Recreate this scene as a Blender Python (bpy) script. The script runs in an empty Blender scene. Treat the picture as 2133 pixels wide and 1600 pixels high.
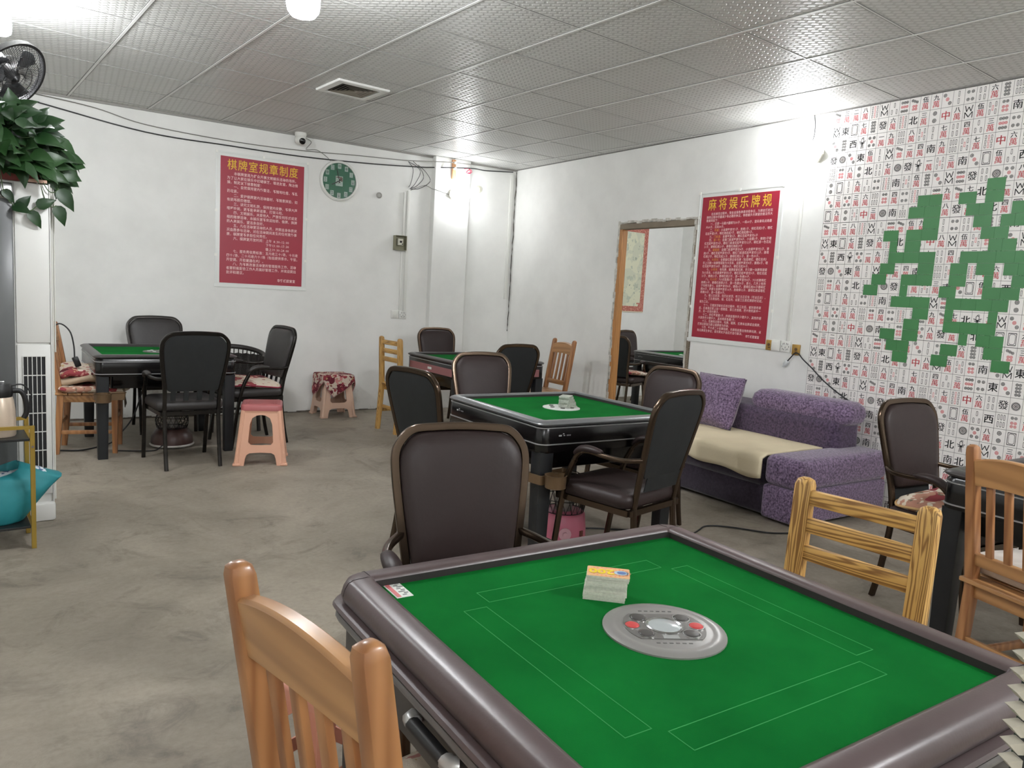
import bpy, bmesh, math, random
import numpy as np
from mathutils import Vector, Matrix
random.seed(7)
rng = np.random.default_rng(7)
S = bpy.context.scene
COL = S.collection
PI = math.pi
def srgb(r, g, b):
    f = lambda c: c/12.92 if c <= .04045 else ((c+.055)/1.055)**2.4
    return (f(r/255), f(g/255), f(b/255), 1)
# ------------------------------------------------------------------ camera
yaw, pitch, roll, FPX = .665051702, .119101251, -.0580102169, 1569.14
EYE = 1.35
_f = Vector((math.sin(yaw)*math.cos(pitch), math.cos(yaw)*math.cos(pitch), -math.sin(pitch)))
_r = Vector((math.cos(yaw), -math.sin(yaw), 0)); _d = _f.cross(_r)
_r2 = math.cos(roll)*_r + math.sin(roll)*_d
_d2 = -math.sin(roll)*_r + math.cos(roll)*_d
cam = bpy.data.cameras.new('camera'); camo = bpy.data.objects.new('camera', cam); COL.objects.link(camo)
cam.sensor_width = 36; cam.lens = FPX/2133*36; cam.clip_start = .02
M = Matrix((_r2, -_d2, -_f)).transposed().to_4x4(); M.translation = (0, 0, EYE); camo.matrix_world = M
S.camera = camo
# ------------------------------------------------------------------ world, exposure
W = bpy.data.worlds.new('world'); S.world = W; W.use_nodes = True
W.node_tree.nodes['Background'].inputs[0].default_value = (.85, .92, 1, 1)
W.node_tree.nodes['Background'].inputs[1].default_value = .25
vs = S.view_settings
vs.view_transform = 'Standard'; vs.look = 'None'; vs.exposure = 0.0; vs.gamma = 1; vs.use_curve_mapping = False
LAMP = 160.0          # radiance of the lit bulbs
S.cycles.max_bounces = 8; S.cycles.diffuse_bounces = 5; S.cycles.glossy_bounces = 4
S.cycles.sample_clamp_indirect = 20
S.cycles.use_denoising = True
# ------------------------------------------------------------------ materials
MATS = {}
def nodes(m): return m.node_tree.nodes, m.node_tree.links
def mat(name, c, rough=.5, metal=0, spec=.5, bump=0, bscale=60, var=0, vscale=6, c2=None, coat=0, trans=0, alpha=1, emit=0, sheen=0, detail=4):
    if name in MATS: return MATS[name]
    m = bpy.data.materials.new(name); m.use_nodes = True; MATS[name] = m
    N, L = nodes(m); p = N['Principled BSDF']
    col = srgb(*c)
    p.inputs['Base Color'].default_value = col; p.inputs['Roughness'].default_value = rough
    p.inputs['Metallic'].default_value = metal; p.inputs['Specular IOR Level'].default_value = spec
    p.inputs['Coat Weight'].default_value = coat; p.inputs['Coat Roughness'].default_value = .15
    p.inputs['Transmission Weight'].default_value = trans; p.inputs['Alpha'].default_value = alpha
    p.inputs['Sheen Weight'].default_value = sheen
    if emit:
        p.inputs['Emission Color'].default_value = col; p.inputs['Emission Strength'].default_value = emit
    tc = None
    if var or bump:
        tc = N.new('ShaderNodeTexCoord')
    if var:
        n = N.new('ShaderNodeTexNoise'); n.inputs['Scale'].default_value = vscale; n.inputs['Detail'].default_value = detail
        L.new(tc.outputs['Object'], n.inputs['Vector'])
        r = N.new('ShaderNodeValToRGB'); L.new(n.outputs[0], r.inputs[0])
        c2 = srgb(*c2) if c2 else tuple(x*(1-var) for x in col[:3])+(1,)
        r.color_ramp.elements[0].position = .3; r.color_ramp.elements[1].position = .7
        r.color_ramp.elements[0].color = c2; r.color_ramp.elements[1].color = col
        L.new(r.outputs[0], p.inputs['Base Color'])
    if bump:
        n = N.new('ShaderNodeTexNoise'); n.inputs['Scale'].default_value = bscale; n.inputs['Detail'].default_value = 3
        L.new(tc.outputs['Object'], n.inputs['Vector'])
        b = N.new('ShaderNodeBump'); b.inputs['Strength'].default_value = bump; b.inputs['Distance'].default_value = .004
        L.new(n.outputs[0], b.inputs['Height']); L.new(b.outputs[0], p.inputs['Normal'])
    return m
def wood(name, c1, c2, axis='Z', scale=1.0, rough=.4, bands=14, coat=.2, dist=3.0, stretch=.06, mixk=.5):
    if name in MATS: return MATS[name]
    m = bpy.data.materials.new(name); m.use_nodes = True; MATS[name] = m
    N, L = nodes(m); p = N['Principled BSDF']; p.inputs['Roughness'].default_value = rough
    p.inputs['Coat Weight'].default_value = coat; p.inputs['Coat Roughness'].default_value = .2
    tc = N.new('ShaderNodeTexCoord'); mp = N.new('ShaderNodeMapping')
    s = [1, 1, 1]; s['XYZ'.index(axis)] = stretch; mp.inputs['Scale'].default_value = s
    L.new(tc.outputs['Object'], mp.inputs[0])
    n = N.new('ShaderNodeTexNoise'); n.inputs['Scale'].default_value = 9*scale; n.inputs['Detail'].default_value = 3
    L.new(mp.outputs[0], n.inputs['Vector'])
    mx = N.new('ShaderNodeVectorMath'); mx.operation = 'MULTIPLY_ADD'
    L.new(n.outputs[1], mx.inputs[0]); mx.inputs[1].default_value = (dist*.02,)*3; L.new(mp.outputs[0], mx.inputs[2])
    w = N.new('ShaderNodeTexWave'); w.wave_type = 'BANDS'; w.bands_direction = 'DIAGONAL'
    w.inputs['Scale'].default_value = bands*scale*4; w.inputs['Distortion'].default_value = dist; w.inputs['Detail'].default_value = 2
    L.new(mx.outputs[0], w.inputs['Vector'])
    mm = N.new('ShaderNodeMix'); mm.data_type = 'FLOAT'; mm.inputs[0].default_value = mixk; L.new(w.outputs[1], mm.inputs[2]); L.new(n.outputs[0], mm.inputs[3])
    r = N.new('ShaderNodeValToRGB'); L.new(mm.outputs[0], r.inputs[0])
    r.color_ramp.elements[0].position = .22; r.color_ramp.elements[1].position = .68
    r.color_ramp.elements[0].color = srgb(*c1); r.color_ramp.elements[1].color = srgb(*c2)
    L.new(r.outputs[0], p.inputs['Base Color'])
    return m
def voronoi_pattern(name, base, spots, scale=14, rough=.9, bump=.3):
    """printed fabric: base colour with several colours of blotches (spots = [(rgb, scale, threshold)])"""
    if name in MATS: return MATS[name]
    m = bpy.data.materials.new(name); m.use_nodes = True; MATS[name] = m
    N, L = nodes(m); p = N['Principled BSDF']; p.inputs['Roughness'].default_value = rough
    tc = N.new('ShaderNodeTexCoord'); prev = None
    for i, (c, sc, th) in enumerate(spots):
        n = N.new('ShaderNodeTexNoise'); n.inputs['Scale'].default_value = sc; n.inputs['Detail'].default_value = 2
        mp = N.new('ShaderNodeMapping'); mp.inputs['Location'].default_value = (i*3.7, i*1.9, i*.7)
        L.new(tc.outputs['Object'], mp.inputs[0]); L.new(mp.outputs[0], n.inputs['Vector'])
        g = N.new('ShaderNodeMath'); g.operation = 'GREATER_THAN'; g.inputs[1].default_value = th; L.new(n.outputs[0], g.inputs[0])
        mix = N.new('ShaderNodeMix'); mix.data_type = 'RGBA'
        L.new(g.outputs[0], mix.inputs['Factor'])
        if prev: L.new(prev, mix.inputs[6])
        else: mix.inputs[6].default_value = srgb(*base)
        mix.inputs[7].default_value = srgb(*c); prev = mix.outputs[2]
    L.new(prev, p.inputs['Base Color'])
    n = N.new('ShaderNodeTexNoise'); n.inputs['Scale'].default_value = 300; L.new(tc.outputs['Object'], n.inputs['Vector'])
    b = N.new('ShaderNodeBump'); b.inputs['Strength'].default_value = bump; b.inputs['Distance'].default_value = .004
    L.new(n.outputs[0], b.inputs['Height']); L.new(b.outputs[0], p.inputs['Normal'])
    return m
WHITE = mat('white_plastic', (226, 226, 220), .4)
BLACK = mat('black_plastic', (22, 22, 23), .4)
CHROME = mat('chrome', (200, 200, 200), .18, 1)
INK = mat('dark_ink', (30, 32, 32), .8)
CREAM = mat('cream_plastic', (214, 212, 196), .45)
GOLDTXT = mat('gold_letter', (232, 190, 60), .6)
PALETXT = mat('pale_letter', (243, 206, 205), .7)
def bulb_mat(name, k):
    m = mat(name, (255, 255, 255), .4, emit=LAMP*k); m.node_tree.nodes['Principled BSDF'].inputs['Emission Color'].default_value = (.95, .97, 1.005, 1); return m
# ------------------------------------------------------------------ geometry helpers
def T(loc=(0, 0, 0), rx=0, ry=0, rz=0, s=1):
    m = Matrix.Translation(loc) @ Matrix.Rotation(rz, 4, 'Z') @ Matrix.Rotation(ry, 4, 'Y') @ Matrix.Rotation(rx, 4, 'X')
    return m @ Matrix.Scale(s, 4) if s != 1 else m
class B:
    """collects shapes into one bmesh; obj() links it as one mesh object"""
    def __init__(s): s.b = bmesh.new(); s.mi = 0
    def _set(s, fs):
        for f in fs: f.material_index = s.mi
    def box(s, c, d, m=None, bev=0, seg=2):
        g = bmesh.ops.create_cube(s.b, size=1)
        vs = g['verts']
        for v in vs: v.co = Vector((v.co.x*d[0], v.co.y*d[1], v.co.z*d[2]))
        fs = {f for v in vs for f in v.link_faces}
        if bev:
            es = list({e for v in vs for e in v.link_edges})
            r = bmesh.ops.bevel(s.b, geom=es, offset=min(bev, min(d)*.49), segments=seg, affect='EDGES', profile=.5)
            fs = {f for f in r['faces']} | {f for f in fs if f.is_valid}
            vs = list({v for f in fs for v in f.verts})
        mm = Matrix.Translation(c) if m is None else Matrix.Translation(c) @ m
        bmesh.ops.transform(s.b, matrix=mm, verts=vs)
        s._set(fs); return s
    def bar(s, a, b, w, h, up=(0, 0, 1), bev=0):
        a, b = Vector(a), Vector(b); z = (b-a); l = z.length; z.normalize()
        x = Vector(up).cross(z)
        if x.length < 1e-4: x = Vector((1, 0, 0)).cross(z)
        x.normalize(); y = z.cross(x)
        m = Matrix((x, y, z)).transposed().to_4x4()
        return s.box((a+b)/2, (w, h, l), m, bev)
    def ring_faces(s, rings, closed_ring=True, cap0=True, cap1=True, loop=False):
        vv = [[s.b.verts.new(p) for p in r] for r in rings]; n = len(vv[0]); fs = []
        R = len(vv)
        for i in range(R if loop else R-1):
            a, c = vv[i], vv[(i+1) % R]
            for j in range(n if closed_ring else n-1):
                k = (j+1) % n
                try: fs.append(s.b.faces.new((a[j], a[k], c[k], c[j])))
                except ValueError: pass
        if closed_ring and not loop:
            if cap0: fs.append(s.b.faces.new(vv[0][::-1]))
            if cap1: fs.append(s.b.faces.new(vv[-1]))
        s._set(fs); return s
    def sweep(s, pts, w, h=None, up=(0, 0, 1), n=8, closed=False, sq=False, taper=None, cap=True):
        """w along 'side', h along local up; sq = rounded-rect profile"""
        h = w if h is None else h
        P = [Vector(p) for p in pts]; rings = []; N_ = len(P); u = Vector(up)
        for i in range(N_):
            if closed: t = P[(i+1) % N_]-P[i-1]
            else: t = P[min(i+1, N_-1)]-P[max(i-1, 0)]
            if t.length < 1e-7: t = Vector((0, 0, 1))
            t.normalize(); x = u.cross(t)
            if x.length < 1e-3: x = Vector((1, .01, 0)).cross(t)
            x.normalize(); y = t.cross(x)
            if y.dot(u) < 0 and up != (0, 0, 1): pass
            k = 1 if taper is None else taper[i] if hasattr(taper, '__len__') else 1
            r = []
            for j in range(n):
                a = 2*PI*(j+.5)/n; ca, sa = math.cos(a), math.sin(a)
                if sq:
                    e = .45; ca = math.copysign(abs(ca)**e, ca); sa = math.copysign(abs(sa)**e, sa)
                r.append(P[i]+x*(ca*w/2*k)+y*(sa*h/2*k))
            rings.append(r)
            u = y.copy() if up == 'pt' else u
        return s.ring_faces(rings, True, cap, cap, closed)
    def lathe(s, prof, c=(0, 0, 0), n=24, m=None, cap0=True, cap1=True):
        rings = []
        for r, z in prof:
            ring = [Vector((max(r, 1e-4)*math.cos(2*PI*k/n), max(r, 1e-4)*math.sin(2*PI*k/n), z)) for k in range(n)]
            if m: ring = [m @ v for v in ring]
            rings.append([v+Vector(c) for v in ring])
        return s.ring_faces(rings, True, cap0, cap1)
    def loft(s, prof, cx=0, cy=0, n=5, cap0=True, cap1=True, m=None, loop=False):
        """prof: list of (half_x, half_y, corner_r, z): stacked rounded rectangles"""
        rings = [[(m @ Vector((x+cx, y+cy, z))) if m else Vector((x+cx, y+cy, z)) for x, y in rrect(hx, hy, r, n)] for hx, hy, r, z in prof]
        return s.ring_faces(rings, True, cap0, cap1, loop)
    def prism(s, poly, axis_m, depth):
        """poly in local xy extruded to z=depth then transformed"""
        a = [s.b.verts.new(axis_m @ Vector((x, y, 0))) for x, y in poly]; c = [s.b.verts.new(axis_m @ Vector((x, y, depth))) for x, y in poly]
        n = len(poly); fs = [s.b.faces.new(a[::-1]), s.b.faces.new(c)]
        for i in range(n): fs.append(s.b.faces.new((a[i], a[(i+1) % n], c[(i+1) % n], c[i])))
        s._set(fs); return s
    def quad(s, *ps):
        f = s.b.faces.new([s.b.verts.new(p) for p in ps]); f.material_index = s.mi; return s
    def grid(s, fn, nu, nv, wrap=False):
        vv = [[s.b.verts.new(fn(i/(nu-1), j/(nv-1))) for j in range(nv)] for i in range(nu)]
        fs = []
        for i in range(nu-1):
            for j in range(nv-1): fs.append(s.b.faces.new((vv[i][j], vv[i+1][j], vv[i+1][j+1], vv[i][j+1])))
        s._set(fs); return s
    def mesh(s, vs, fs, mi=None, m=None):
        vv = [s.b.verts.new((m @ Vector(v)) if m else v) for v in vs]
        for f in fs:
            try: q = s.b.faces.new([vv[i] for i in f]); q.material_index = s.mi if mi is None else mi
            except ValueError: pass
        return s
def rrect(hx, hy, r, n=5):
    r = min(r, hx*.999, hy*.999); out = []
    for cx, cy, a0 in ((hx-r, hy-r, 0), (-hx+r, hy-r, PI/2), (-hx+r, -hy+r, PI), (hx-r, -hy+r, 1.5*PI)):
        for k in range(n+1):
            a = a0+PI/2*k/n; out.append((cx+r*math.cos(a), cy+r*math.sin(a)))
    return out
def smooth_path(pts, k=6, closed=False):
    P = [Vector(p) for p in pts]; out = []; n = len(P)
    rngi = range(n if closed else n-1)
    for i in rngi:
        p0 = P[(i-1) % n] if closed or i else P[0]*2-P[1]
        p1, p2 = P[i], P[(i+1) % n]
        p3 = P[(i+2) % n] if closed or i+2 < n else P[-1]*2-P[-2]
        for j in range(k):
            t = j/k
            out.append(.5*((2*p1)+(p2-p0)*t+(2*p0-5*p1+4*p2-p3)*t*t+(3*p1-p0-3*p2+p3)*t**3))
    if not closed: out.append(P[-1])
    return out
def obj(name, b, m, parent=None, ang=40, label=None, loc=None, rz=0):
    me = bpy.data.meshes.new(name); bm = b.b if isinstance(b, B) else b
    bmesh.ops.recalc_face_normals(bm, faces=bm.faces[:]); bm.to_mesh(me); bm.free()
    for x in (m if isinstance(m, (list, tuple)) else [m]): me.materials.append(x)
    if ang:
        me.shade_smooth(); me.set_sharp_from_angle(angle=math.radians(ang))
    o = bpy.data.objects.new(name, me); COL.objects.link(o)
    if parent: o.parent = parent
    if label: o['label'] = label
    if loc is not None: o.location = loc
    if rz: o.rotation_euler = (0, 0, rz)
    return o
def tag(o, label, cat, group=None):
    o['label'] = label; o['category'] = cat
    if group: o['group'] = group
    return o
def thing(name, label, cat, loc=(0, 0, 0), rz=0, group=None, rx=0, ry=0):
    o = bpy.data.objects.new(name, None); COL.objects.link(o); o.location = loc; o.rotation_euler = (rx, ry, rz)
    o.empty_display_size = .1
    return tag(o, label, cat, group)
def struct(name, b, m, parent=None, ang=40):
    o = obj(name, b, m, parent, ang)
    if not parent: o['kind'] = 'structure'
    return o
def kids(o): return [c for c in bpy.data.objects if c.parent == o]
def dup(root, loc, rz, label, group=None, hide=()):
    r = root.copy(); COL.objects.link(r); r.location = loc; r.rotation_euler = (0, 0, rz); r['label'] = label
    if group: r['group'] = group
    for ch in kids(root):
        if ch.name.split('.')[0] in hide: continue
        c = ch.copy(); COL.objects.link(c); c.parent = r
        for g in kids(ch):
            d = g.copy(); COL.objects.link(d); d.parent = c
    return r
_tc = {}
def glyphs(txt, bold=0.0, spacing=1.0, res=2):
    """flat lettering as (verts, faces) in the XY plane, height about 1"""
    key = (txt, bold, spacing, res)
    if key in _tc: return _tc[key]
    c = bpy.data.curves.new('t', 'FONT'); c.body = txt; c.size = 1; c.offset = bold; c.resolution_u = res
    c.space_character = spacing; c.align_x = 'CENTER'; c.align_y = 'CENTER'
    o = bpy.data.objects.new('t', c); COL.objects.link(o)
    dg = bpy.context.evaluated_depsgraph_get(); ev = o.evaluated_get(dg); me = ev.to_mesh()
    v = [tuple(x.co) for x in me.vertices]; f = [tuple(p.vertices) for p in me.polygons]
    ev.to_mesh_clear(); bpy.data.objects.remove(o); bpy.data.curves.remove(c)
    _tc[key] = (v, f); return v, f
def put_text(b, txt, m, size, bold=0, mi=0, squeeze=1, spacing=1.0, res=2):
    v, f = glyphs(txt, bold, spacing, res)
    b.mesh([(x*size*squeeze, y*size, 0) for x, y, z in v], f, mi, m)
    return b
def glyph_box(txt, bold=0):
    v, f = glyphs(txt, bold); a = np.array(v)
    return a[:, 0].min(), a[:, 0].max(), a[:, 1].min(), a[:, 1].max()
# ------------------------------------------------------------------ setting
WB, WA = .0749375769, -.0828781051
RW0 = Vector((5.2490, 3.092, 0)); RWD = Vector((math.sin(WB), math.cos(WB), 0)); RWN = Vector((-RWD.y, RWD.x, 0))   # into the room
LW0 = Vector((3.688, 7.392, 0)); LWD = Vector((math.cos(WA), math.sin(WA), 0)); LWN = Vector((LWD.y, -LWD.x, 0))
def isect(p, d, q, e):
    k = ((q-p).x*e.y-(q-p).y*e.x)/(d.x*e.y-d.y*e.x); return p+d*k
CORNER = isect(LW0, LWD, RW0, RWD)
H = 2.796
def wmat(p0, d, n, u, z, off=0):
    """matrix whose x runs along the wall (left to right seen from the room), y up, z out of the wall"""
    o = p0+d*u+n*off+Vector((0, 0, z))
    x = n.cross(Vector((0, 0, 1))) * -1
    m = Matrix((x, Vector((0, 0, 1)), n)).transposed().to_4x4(); m.translation = o; return m
def backwall(u, z, off=0): return wmat(LW0, LWD, LWN, u, z, off)       # u metres right of LW0
def sidewall(u, z, off=0): return wmat(RW0, -RWD, RWN, u, z, off)      # u metres from wallpaper's left edge toward the camera
def bu(x): return (x-LW0.x)/LWD.x
def su(y): return (RW0.y-y)/RWD.y
# floor
def floor_mat():
    m = bpy.data.materials.new('worn_concrete'); m.use_nodes = True; N, L = nodes(m); p = N['Principled BSDF']
    p.inputs['Roughness'].default_value = .62; p.inputs['Specular IOR Level'].default_value = .35
    tc = N.new('ShaderNodeTexCoord')
    def noise(sc, det, rough=.6, dis=0):
        n = N.new('ShaderNodeTexNoise'); n.inputs['Scale'].default_value = sc; n.inputs['Detail'].default_value = det
        n.inputs['Roughness'].default_value = rough; n.inputs['Distortion'].default_value = dis
        L.new(tc.outputs['Object'], n.inputs['Vector']); return n
    a = noise(1.1, 6, .65, .6); r = N.new('ShaderNodeValToRGB'); L.new(a.outputs[0], r.inputs[0])
    r.color_ramp.elements[0].position = .3; r.color_ramp.elements[0].color = srgb(126, 118, 106)
    r.color_ramp.elements[1].position = .62; r.color_ramp.elements[1].color = srgb(160, 151, 137)
    bn = noise(3.3, 8, .7, 1.2); r2 = N.new('ShaderNodeValToRGB'); L.new(bn.outputs[0], r2.inputs[0])
    r2.color_ramp.elements[0].position = .27; r2.color_ramp.elements[0].color = (.42, .41, .42, 1)
    r2.color_ramp.elements[1].position = .47; r2.color_ramp.elements[1].color = (1, 1, 1, 1)
    mx = N.new('ShaderNodeMix'); mx.data_type = 'RGBA'; mx.blend_type = 'MULTIPLY'; mx.inputs['Factor'].default_value = .75
    L.new(r.outputs[0], mx.inputs[6]); L.new(r2.outputs[0], mx.inputs[7])
    c = noise(38, 4, .7); r3 = N.new('ShaderNodeValToRGB'); L.new(c.outputs[0], r3.inputs[0])
    r3.color_ramp.elements[0].position = .25; r3.color_ramp.elements[0].color = (.72, .72, .72, 1)
    r3.color_ramp.elements[1].position = .6
    m2 = N.new('ShaderNodeMix'); m2.data_type = 'RGBA'; m2.blend_type = 'MULTIPLY'; m2.inputs['Factor'].default_value = .6
    L.new(mx.outputs[2], m2.inputs[6]); L.new(r3.outputs[0], m2.inputs[7]); L.new(m2.outputs[2], p.inputs['Base Color'])
    b = N.new('ShaderNodeBump'); b.inputs['Strength'].default_value = .25; b.inputs['Distance'].default_value = .01
    L.new(bn.outputs[0], b.inputs['Height']); L.new(b.outputs[0], p.inputs['Normal'])
    return m
def wall_mat():
    m = bpy.data.materials.new('white_plaster'); m.use_nodes = True; N, L = nodes(m); p = N['Principled BSDF']
    p.inputs['Roughness'].default_value = .7; p.inputs['Specular IOR Level'].default_value = .3
    tc = N.new('ShaderNodeTexCoord')
    n = N.new('ShaderNodeTexNoise'); n.inputs['Scale'].default_value = 1.6; n.inputs['Detail'].default_value = 7; n.inputs['Roughness'].default_value = .6
    L.new(tc.outputs['Object'], n.inputs['Vector'])
    r = N.new('ShaderNodeValToRGB'); L.new(n.outputs[0], r.inputs[0])
    r.color_ramp.elements[0].position = .25; r.color_ramp.elements[0].color = srgb(222, 222, 218)
    r.color_ramp.elements[1].position = .6; r.color_ramp.elements[1].color = srgb(236, 236, 232)
    # scuffs: small dark marks, denser low on the wall
    s = N.new('ShaderNodeTexNoise'); s.inputs['Scale'].default_value = 5; s.inputs['Detail'].default_value = 9; s.inputs['Roughness'].default_value = .75
    mp = N.new('ShaderNodeMapping'); mp.inputs['Scale'].default_value = (1, 1, .6); L.new(tc.outputs['Object'], mp.inputs[0]); L.new(mp.outputs[0], s.inputs['Vector'])
    sx = N.new('ShaderNodeSeparateXYZ'); L.new(tc.outputs['Object'], sx.inputs[0])
    mr = N.new('ShaderNodeMapRange'); mr.inputs['From Min'].default_value = .0; mr.inputs['From Max'].default_value = .9
    mr.inputs['To Min'].default_value = .47; mr.inputs['To Max'].default_value = .27; L.new(sx.outputs['Z'], mr.inputs[0])
    lt = N.new('ShaderNodeMath'); lt.operation = 'SUBTRACT'; L.new(mr.outputs[0], lt.inputs[0]); L.new(s.outputs[0], lt.inputs[1])
    ml = N.new('ShaderNodeMath'); ml.operation = 'MULTIPLY'; ml.use_clamp = True; ml.inputs[1].default_value = 4; L.new(lt.outputs[0], ml.inputs[0])
    mx = N.new('ShaderNodeMix'); mx.data_type = 'RGBA'; L.new(ml.outputs[0], mx.inputs['Factor']); L.new(r.outputs[0], mx.inputs[6])
    mx.inputs[7].default_value = srgb(150, 146, 138); L.new(mx.outputs[2], p.inputs['Base Color'])
    b = N.new('ShaderNodeBump'); b.inputs['Strength'].default_value = .12; b.inputs['Distance'].default_value = .02
    L.new(n.outputs[0], b.inputs['Height']); L.new(b.outputs[0], p.inputs['Normal'])
    return m
def ceil_mat():
    m = bpy.data.materials.new('embossed_ceiling_tile'); m.use_nodes = True; N, L = nodes(m); p = N['Principled BSDF']
    tc = N.new('ShaderNodeTexCoord'); mp = N.new('ShaderNodeMapping'); mp.inputs['Rotation'].default_value = (0, 0, PI/4)
    L.new(tc.outputs['Object'], mp.inputs[0])
    k = N.new('ShaderNodeTexBrick'); k.inputs['Scale'].default_value = 1
    k.inputs['Brick Width'].default_value = .052; k.inputs['Row Height'].default_value = .034; k.inputs['Mortar Size'].default_value = .009
    k.inputs['Mortar Smooth'].default_value = .6; k.offset = .5
    L.new(mp.outputs[0], k.inputs['Vector'])
    cr = N.new('ShaderNodeValToRGB'); L.new(k.outputs['Fac'], cr.inputs[0])
    cr.color_ramp.elements[0].color = srgb(202, 202, 198); cr.color_ramp.elements[1].color = srgb(187, 187, 183)
    L.new(cr.outputs[0], p.inputs['Base Color'])
    rr = N.new('ShaderNodeMapRange'); rr.inputs['To Min'].default_value = .30; rr.inputs['To Max'].default_value = .55
    L.new(k.outputs['Fac'], rr.inputs[0]); L.new(rr.outputs[0], p.inputs['Roughness'])
    p.inputs['Specular IOR Level'].default_value = .5
    b = N.new('ShaderNodeBump'); b.inputs['Strength'].default_value = .6; b.inputs['Distance'].default_value = .003; b.invert = True
    L.new(k.outputs['Fac'], b.inputs['Height']); L.new(b.outputs[0], p.inputs['Normal'])
    return m
WALL = wall_mat(); FLOOR = floor_mat(); CEIL = ceil_mat()
XL, YB, XR2, YF2 = -1.6, -3.2, 9.6, 7.33
b = B(); b.box(((XL+XR2)/2, 2.3, -.05), (XR2-XL+.4, 11.4, .1)); struct('floor', b, FLOOR, ang=0)
b = B(); b.box(((XL+XR2)/2, 2.3, H+.04), (XR2-XL+.4, 11.4, .08)); struct('ceiling', b, CEIL, ang=0)
TB = mat('ceiling_bar', (216, 216, 212), .35, 0)
TG = mat('bar_shadow_line', (128, 128, 125), .8)  # grey strips beside the bars: their shadow lines, put in as colour
b = B()
for k in range(-4, 15):
    x = 1.006+.6135*k
    if XL-.1 < x < 5.9:
        b.mi = 0; b.box((x, 2.2, H-.001), (.016, 11, .007)); b.mi = 1; b.box((x-.0105, 2.2, H), (.005, 11, .004)); b.box((x+.0105, 2.2, H), (.005, 11, .004))
for k in range(-15, 6):
    y = 5.031+.6055*k
    if YB < y < 7.7:
        b.mi = 0; b.box((2.2, y, H), (7.4, .008, .005)); b.mi = 1; b.box((2.2, y-.006, H), (7.4, .004, .004)); b.box((2.2, y+.006, H), (7.4, .004, .004))
struct('trim_1', b, [TB, TG], ang=0)
# back wall (rules poster, clock): a slab behind the line LW0 + u*LWD
def slab(p0, d, n, u0, u1, z0, z1, th):
    m = Matrix((d, -n, Vector((0, 0, 1)))).transposed().to_4x4(); c = p0+d*(u0+u1)/2-n*(th/2)+Vector((0, 0, (z0+z1)/2))
    return c, (abs(u1-u0), abs(th), z1-z0), m
uC = (CORNER-LW0).length
def wallbox(b, p0, d, n, u0, u1, z0, z1, th, bev=0):
    c, dd, m = slab(p0, d, n, u0, u1, z0, z1, th); b.box(c, dd, m, bev); return b
b = wallbox(B(), LW0, LWD, LWN, -5.6, uC+.1, 0, H, .15); struct('wall_back', b, WALL, ang=0)
# right wall with doorway
dY0, dY1, dZ = 4.351, 5.286, 2.035
b = B(); SD = -RWD
uc = -(CORNER-RW0).length
wallbox(b, RW0, SD, RWN, uc-.1, su(dY1)-.06, 0, H, .07)
wallbox(b, RW0, SD, RWN, su(dY0)+.06, su(-3.1), 0, H, .07)
wallbox(b, RW0, SD, RWN, su(dY1)-.06, su(dY0)+.06, dZ+.06, H, .07)
struct('wall_right', b, WALL, ang=0)
b = B(); b.box((XL-.05, 2.3, H/2), (.1, 11.4, H)); struct('wall_left', b, WALL, ang=0)
b = B(); b.box(((XL+5)/2+.1, YB-.05, H/2), (7.2, .1, H)); struct('wall_front', b, WALL, ang=0)
# other room behind the doorway
b = B(); b.box((7.7, 7.38, H/2), (4.2, .1, H)); struct('wall_north', b, WALL, ang=0)
b = B(); b.box((9.65, 3.2, H/2), (.1, 8.3, H)); struct('wall_east', b, WALL, ang=0)
b = B(); b.box((7.5, -.9, H/2), (4.3, .1, H)); struct('wall_south', b, WALL, ang=0)
b = B(); b.box((8.95, 7.22, H/2), (.42, .24, H)); struct('trim_2', b, WALL, ang=0)
# shallow pilaster on the back wall
b = B(); wallbox(b, LW0, LWD, LWN, bu(4.455), bu(4.895), 0, H, -.085, .006); struct('column', b, WALL, ang=0)
# ceiling edge angle
b = B(); wallbox(b, LW0, LWD, LWN, -5.4, uC, H-.018, H, -.02)
struct('trim_3', b, mat('grey_edge', (150, 148, 142), .6), ang=0)
b = B(); wallbox(b, RW0, SD, RWN, uc, su(-3), H-.007, H, -.012)
struct('trim_4', b, mat('edge_dark', (120, 118, 114), .6), ang=0)
# crumbling line where wall meets floor
DIRT = mat('wall_foot_dirt', (120, 112, 102), .95, bump=1, bscale=40, var=.5, vscale=12)
b = B()
for k in range(60):
    u = -4.2+k*.098
    if u < uC: wallbox(b, LW0, LWD, LWN, u, u+.1, 0, random.uniform(.006, .022), -random.uniform(.006, .02))
struct('baseboard_back', b, DIRT, ang=0)
# vertical crack at the corner and seam trunking
b = B(); c0 = CORNER+LWN*.02-LWD*.012
pts = [c0+Vector((random.uniform(-.006, .006), 0, 0))-LWD*(.0 if z > 1.3 else .02*(1.3-z))+Vector((0, 0, z)) for z in np.linspace(.9, 2.77, 26)]
b.sweep(pts, .012, .01, n=5); struct('trim_5', b, mat('crack_dark', (70, 66, 60), .95), ang=0)
b = B(); wallbox(b, LW0, LWD, LWN, uC-.085, uC-.045, 1.28, 2.74, -.016, .004); struct('trim_6', b, WHITE)
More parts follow.
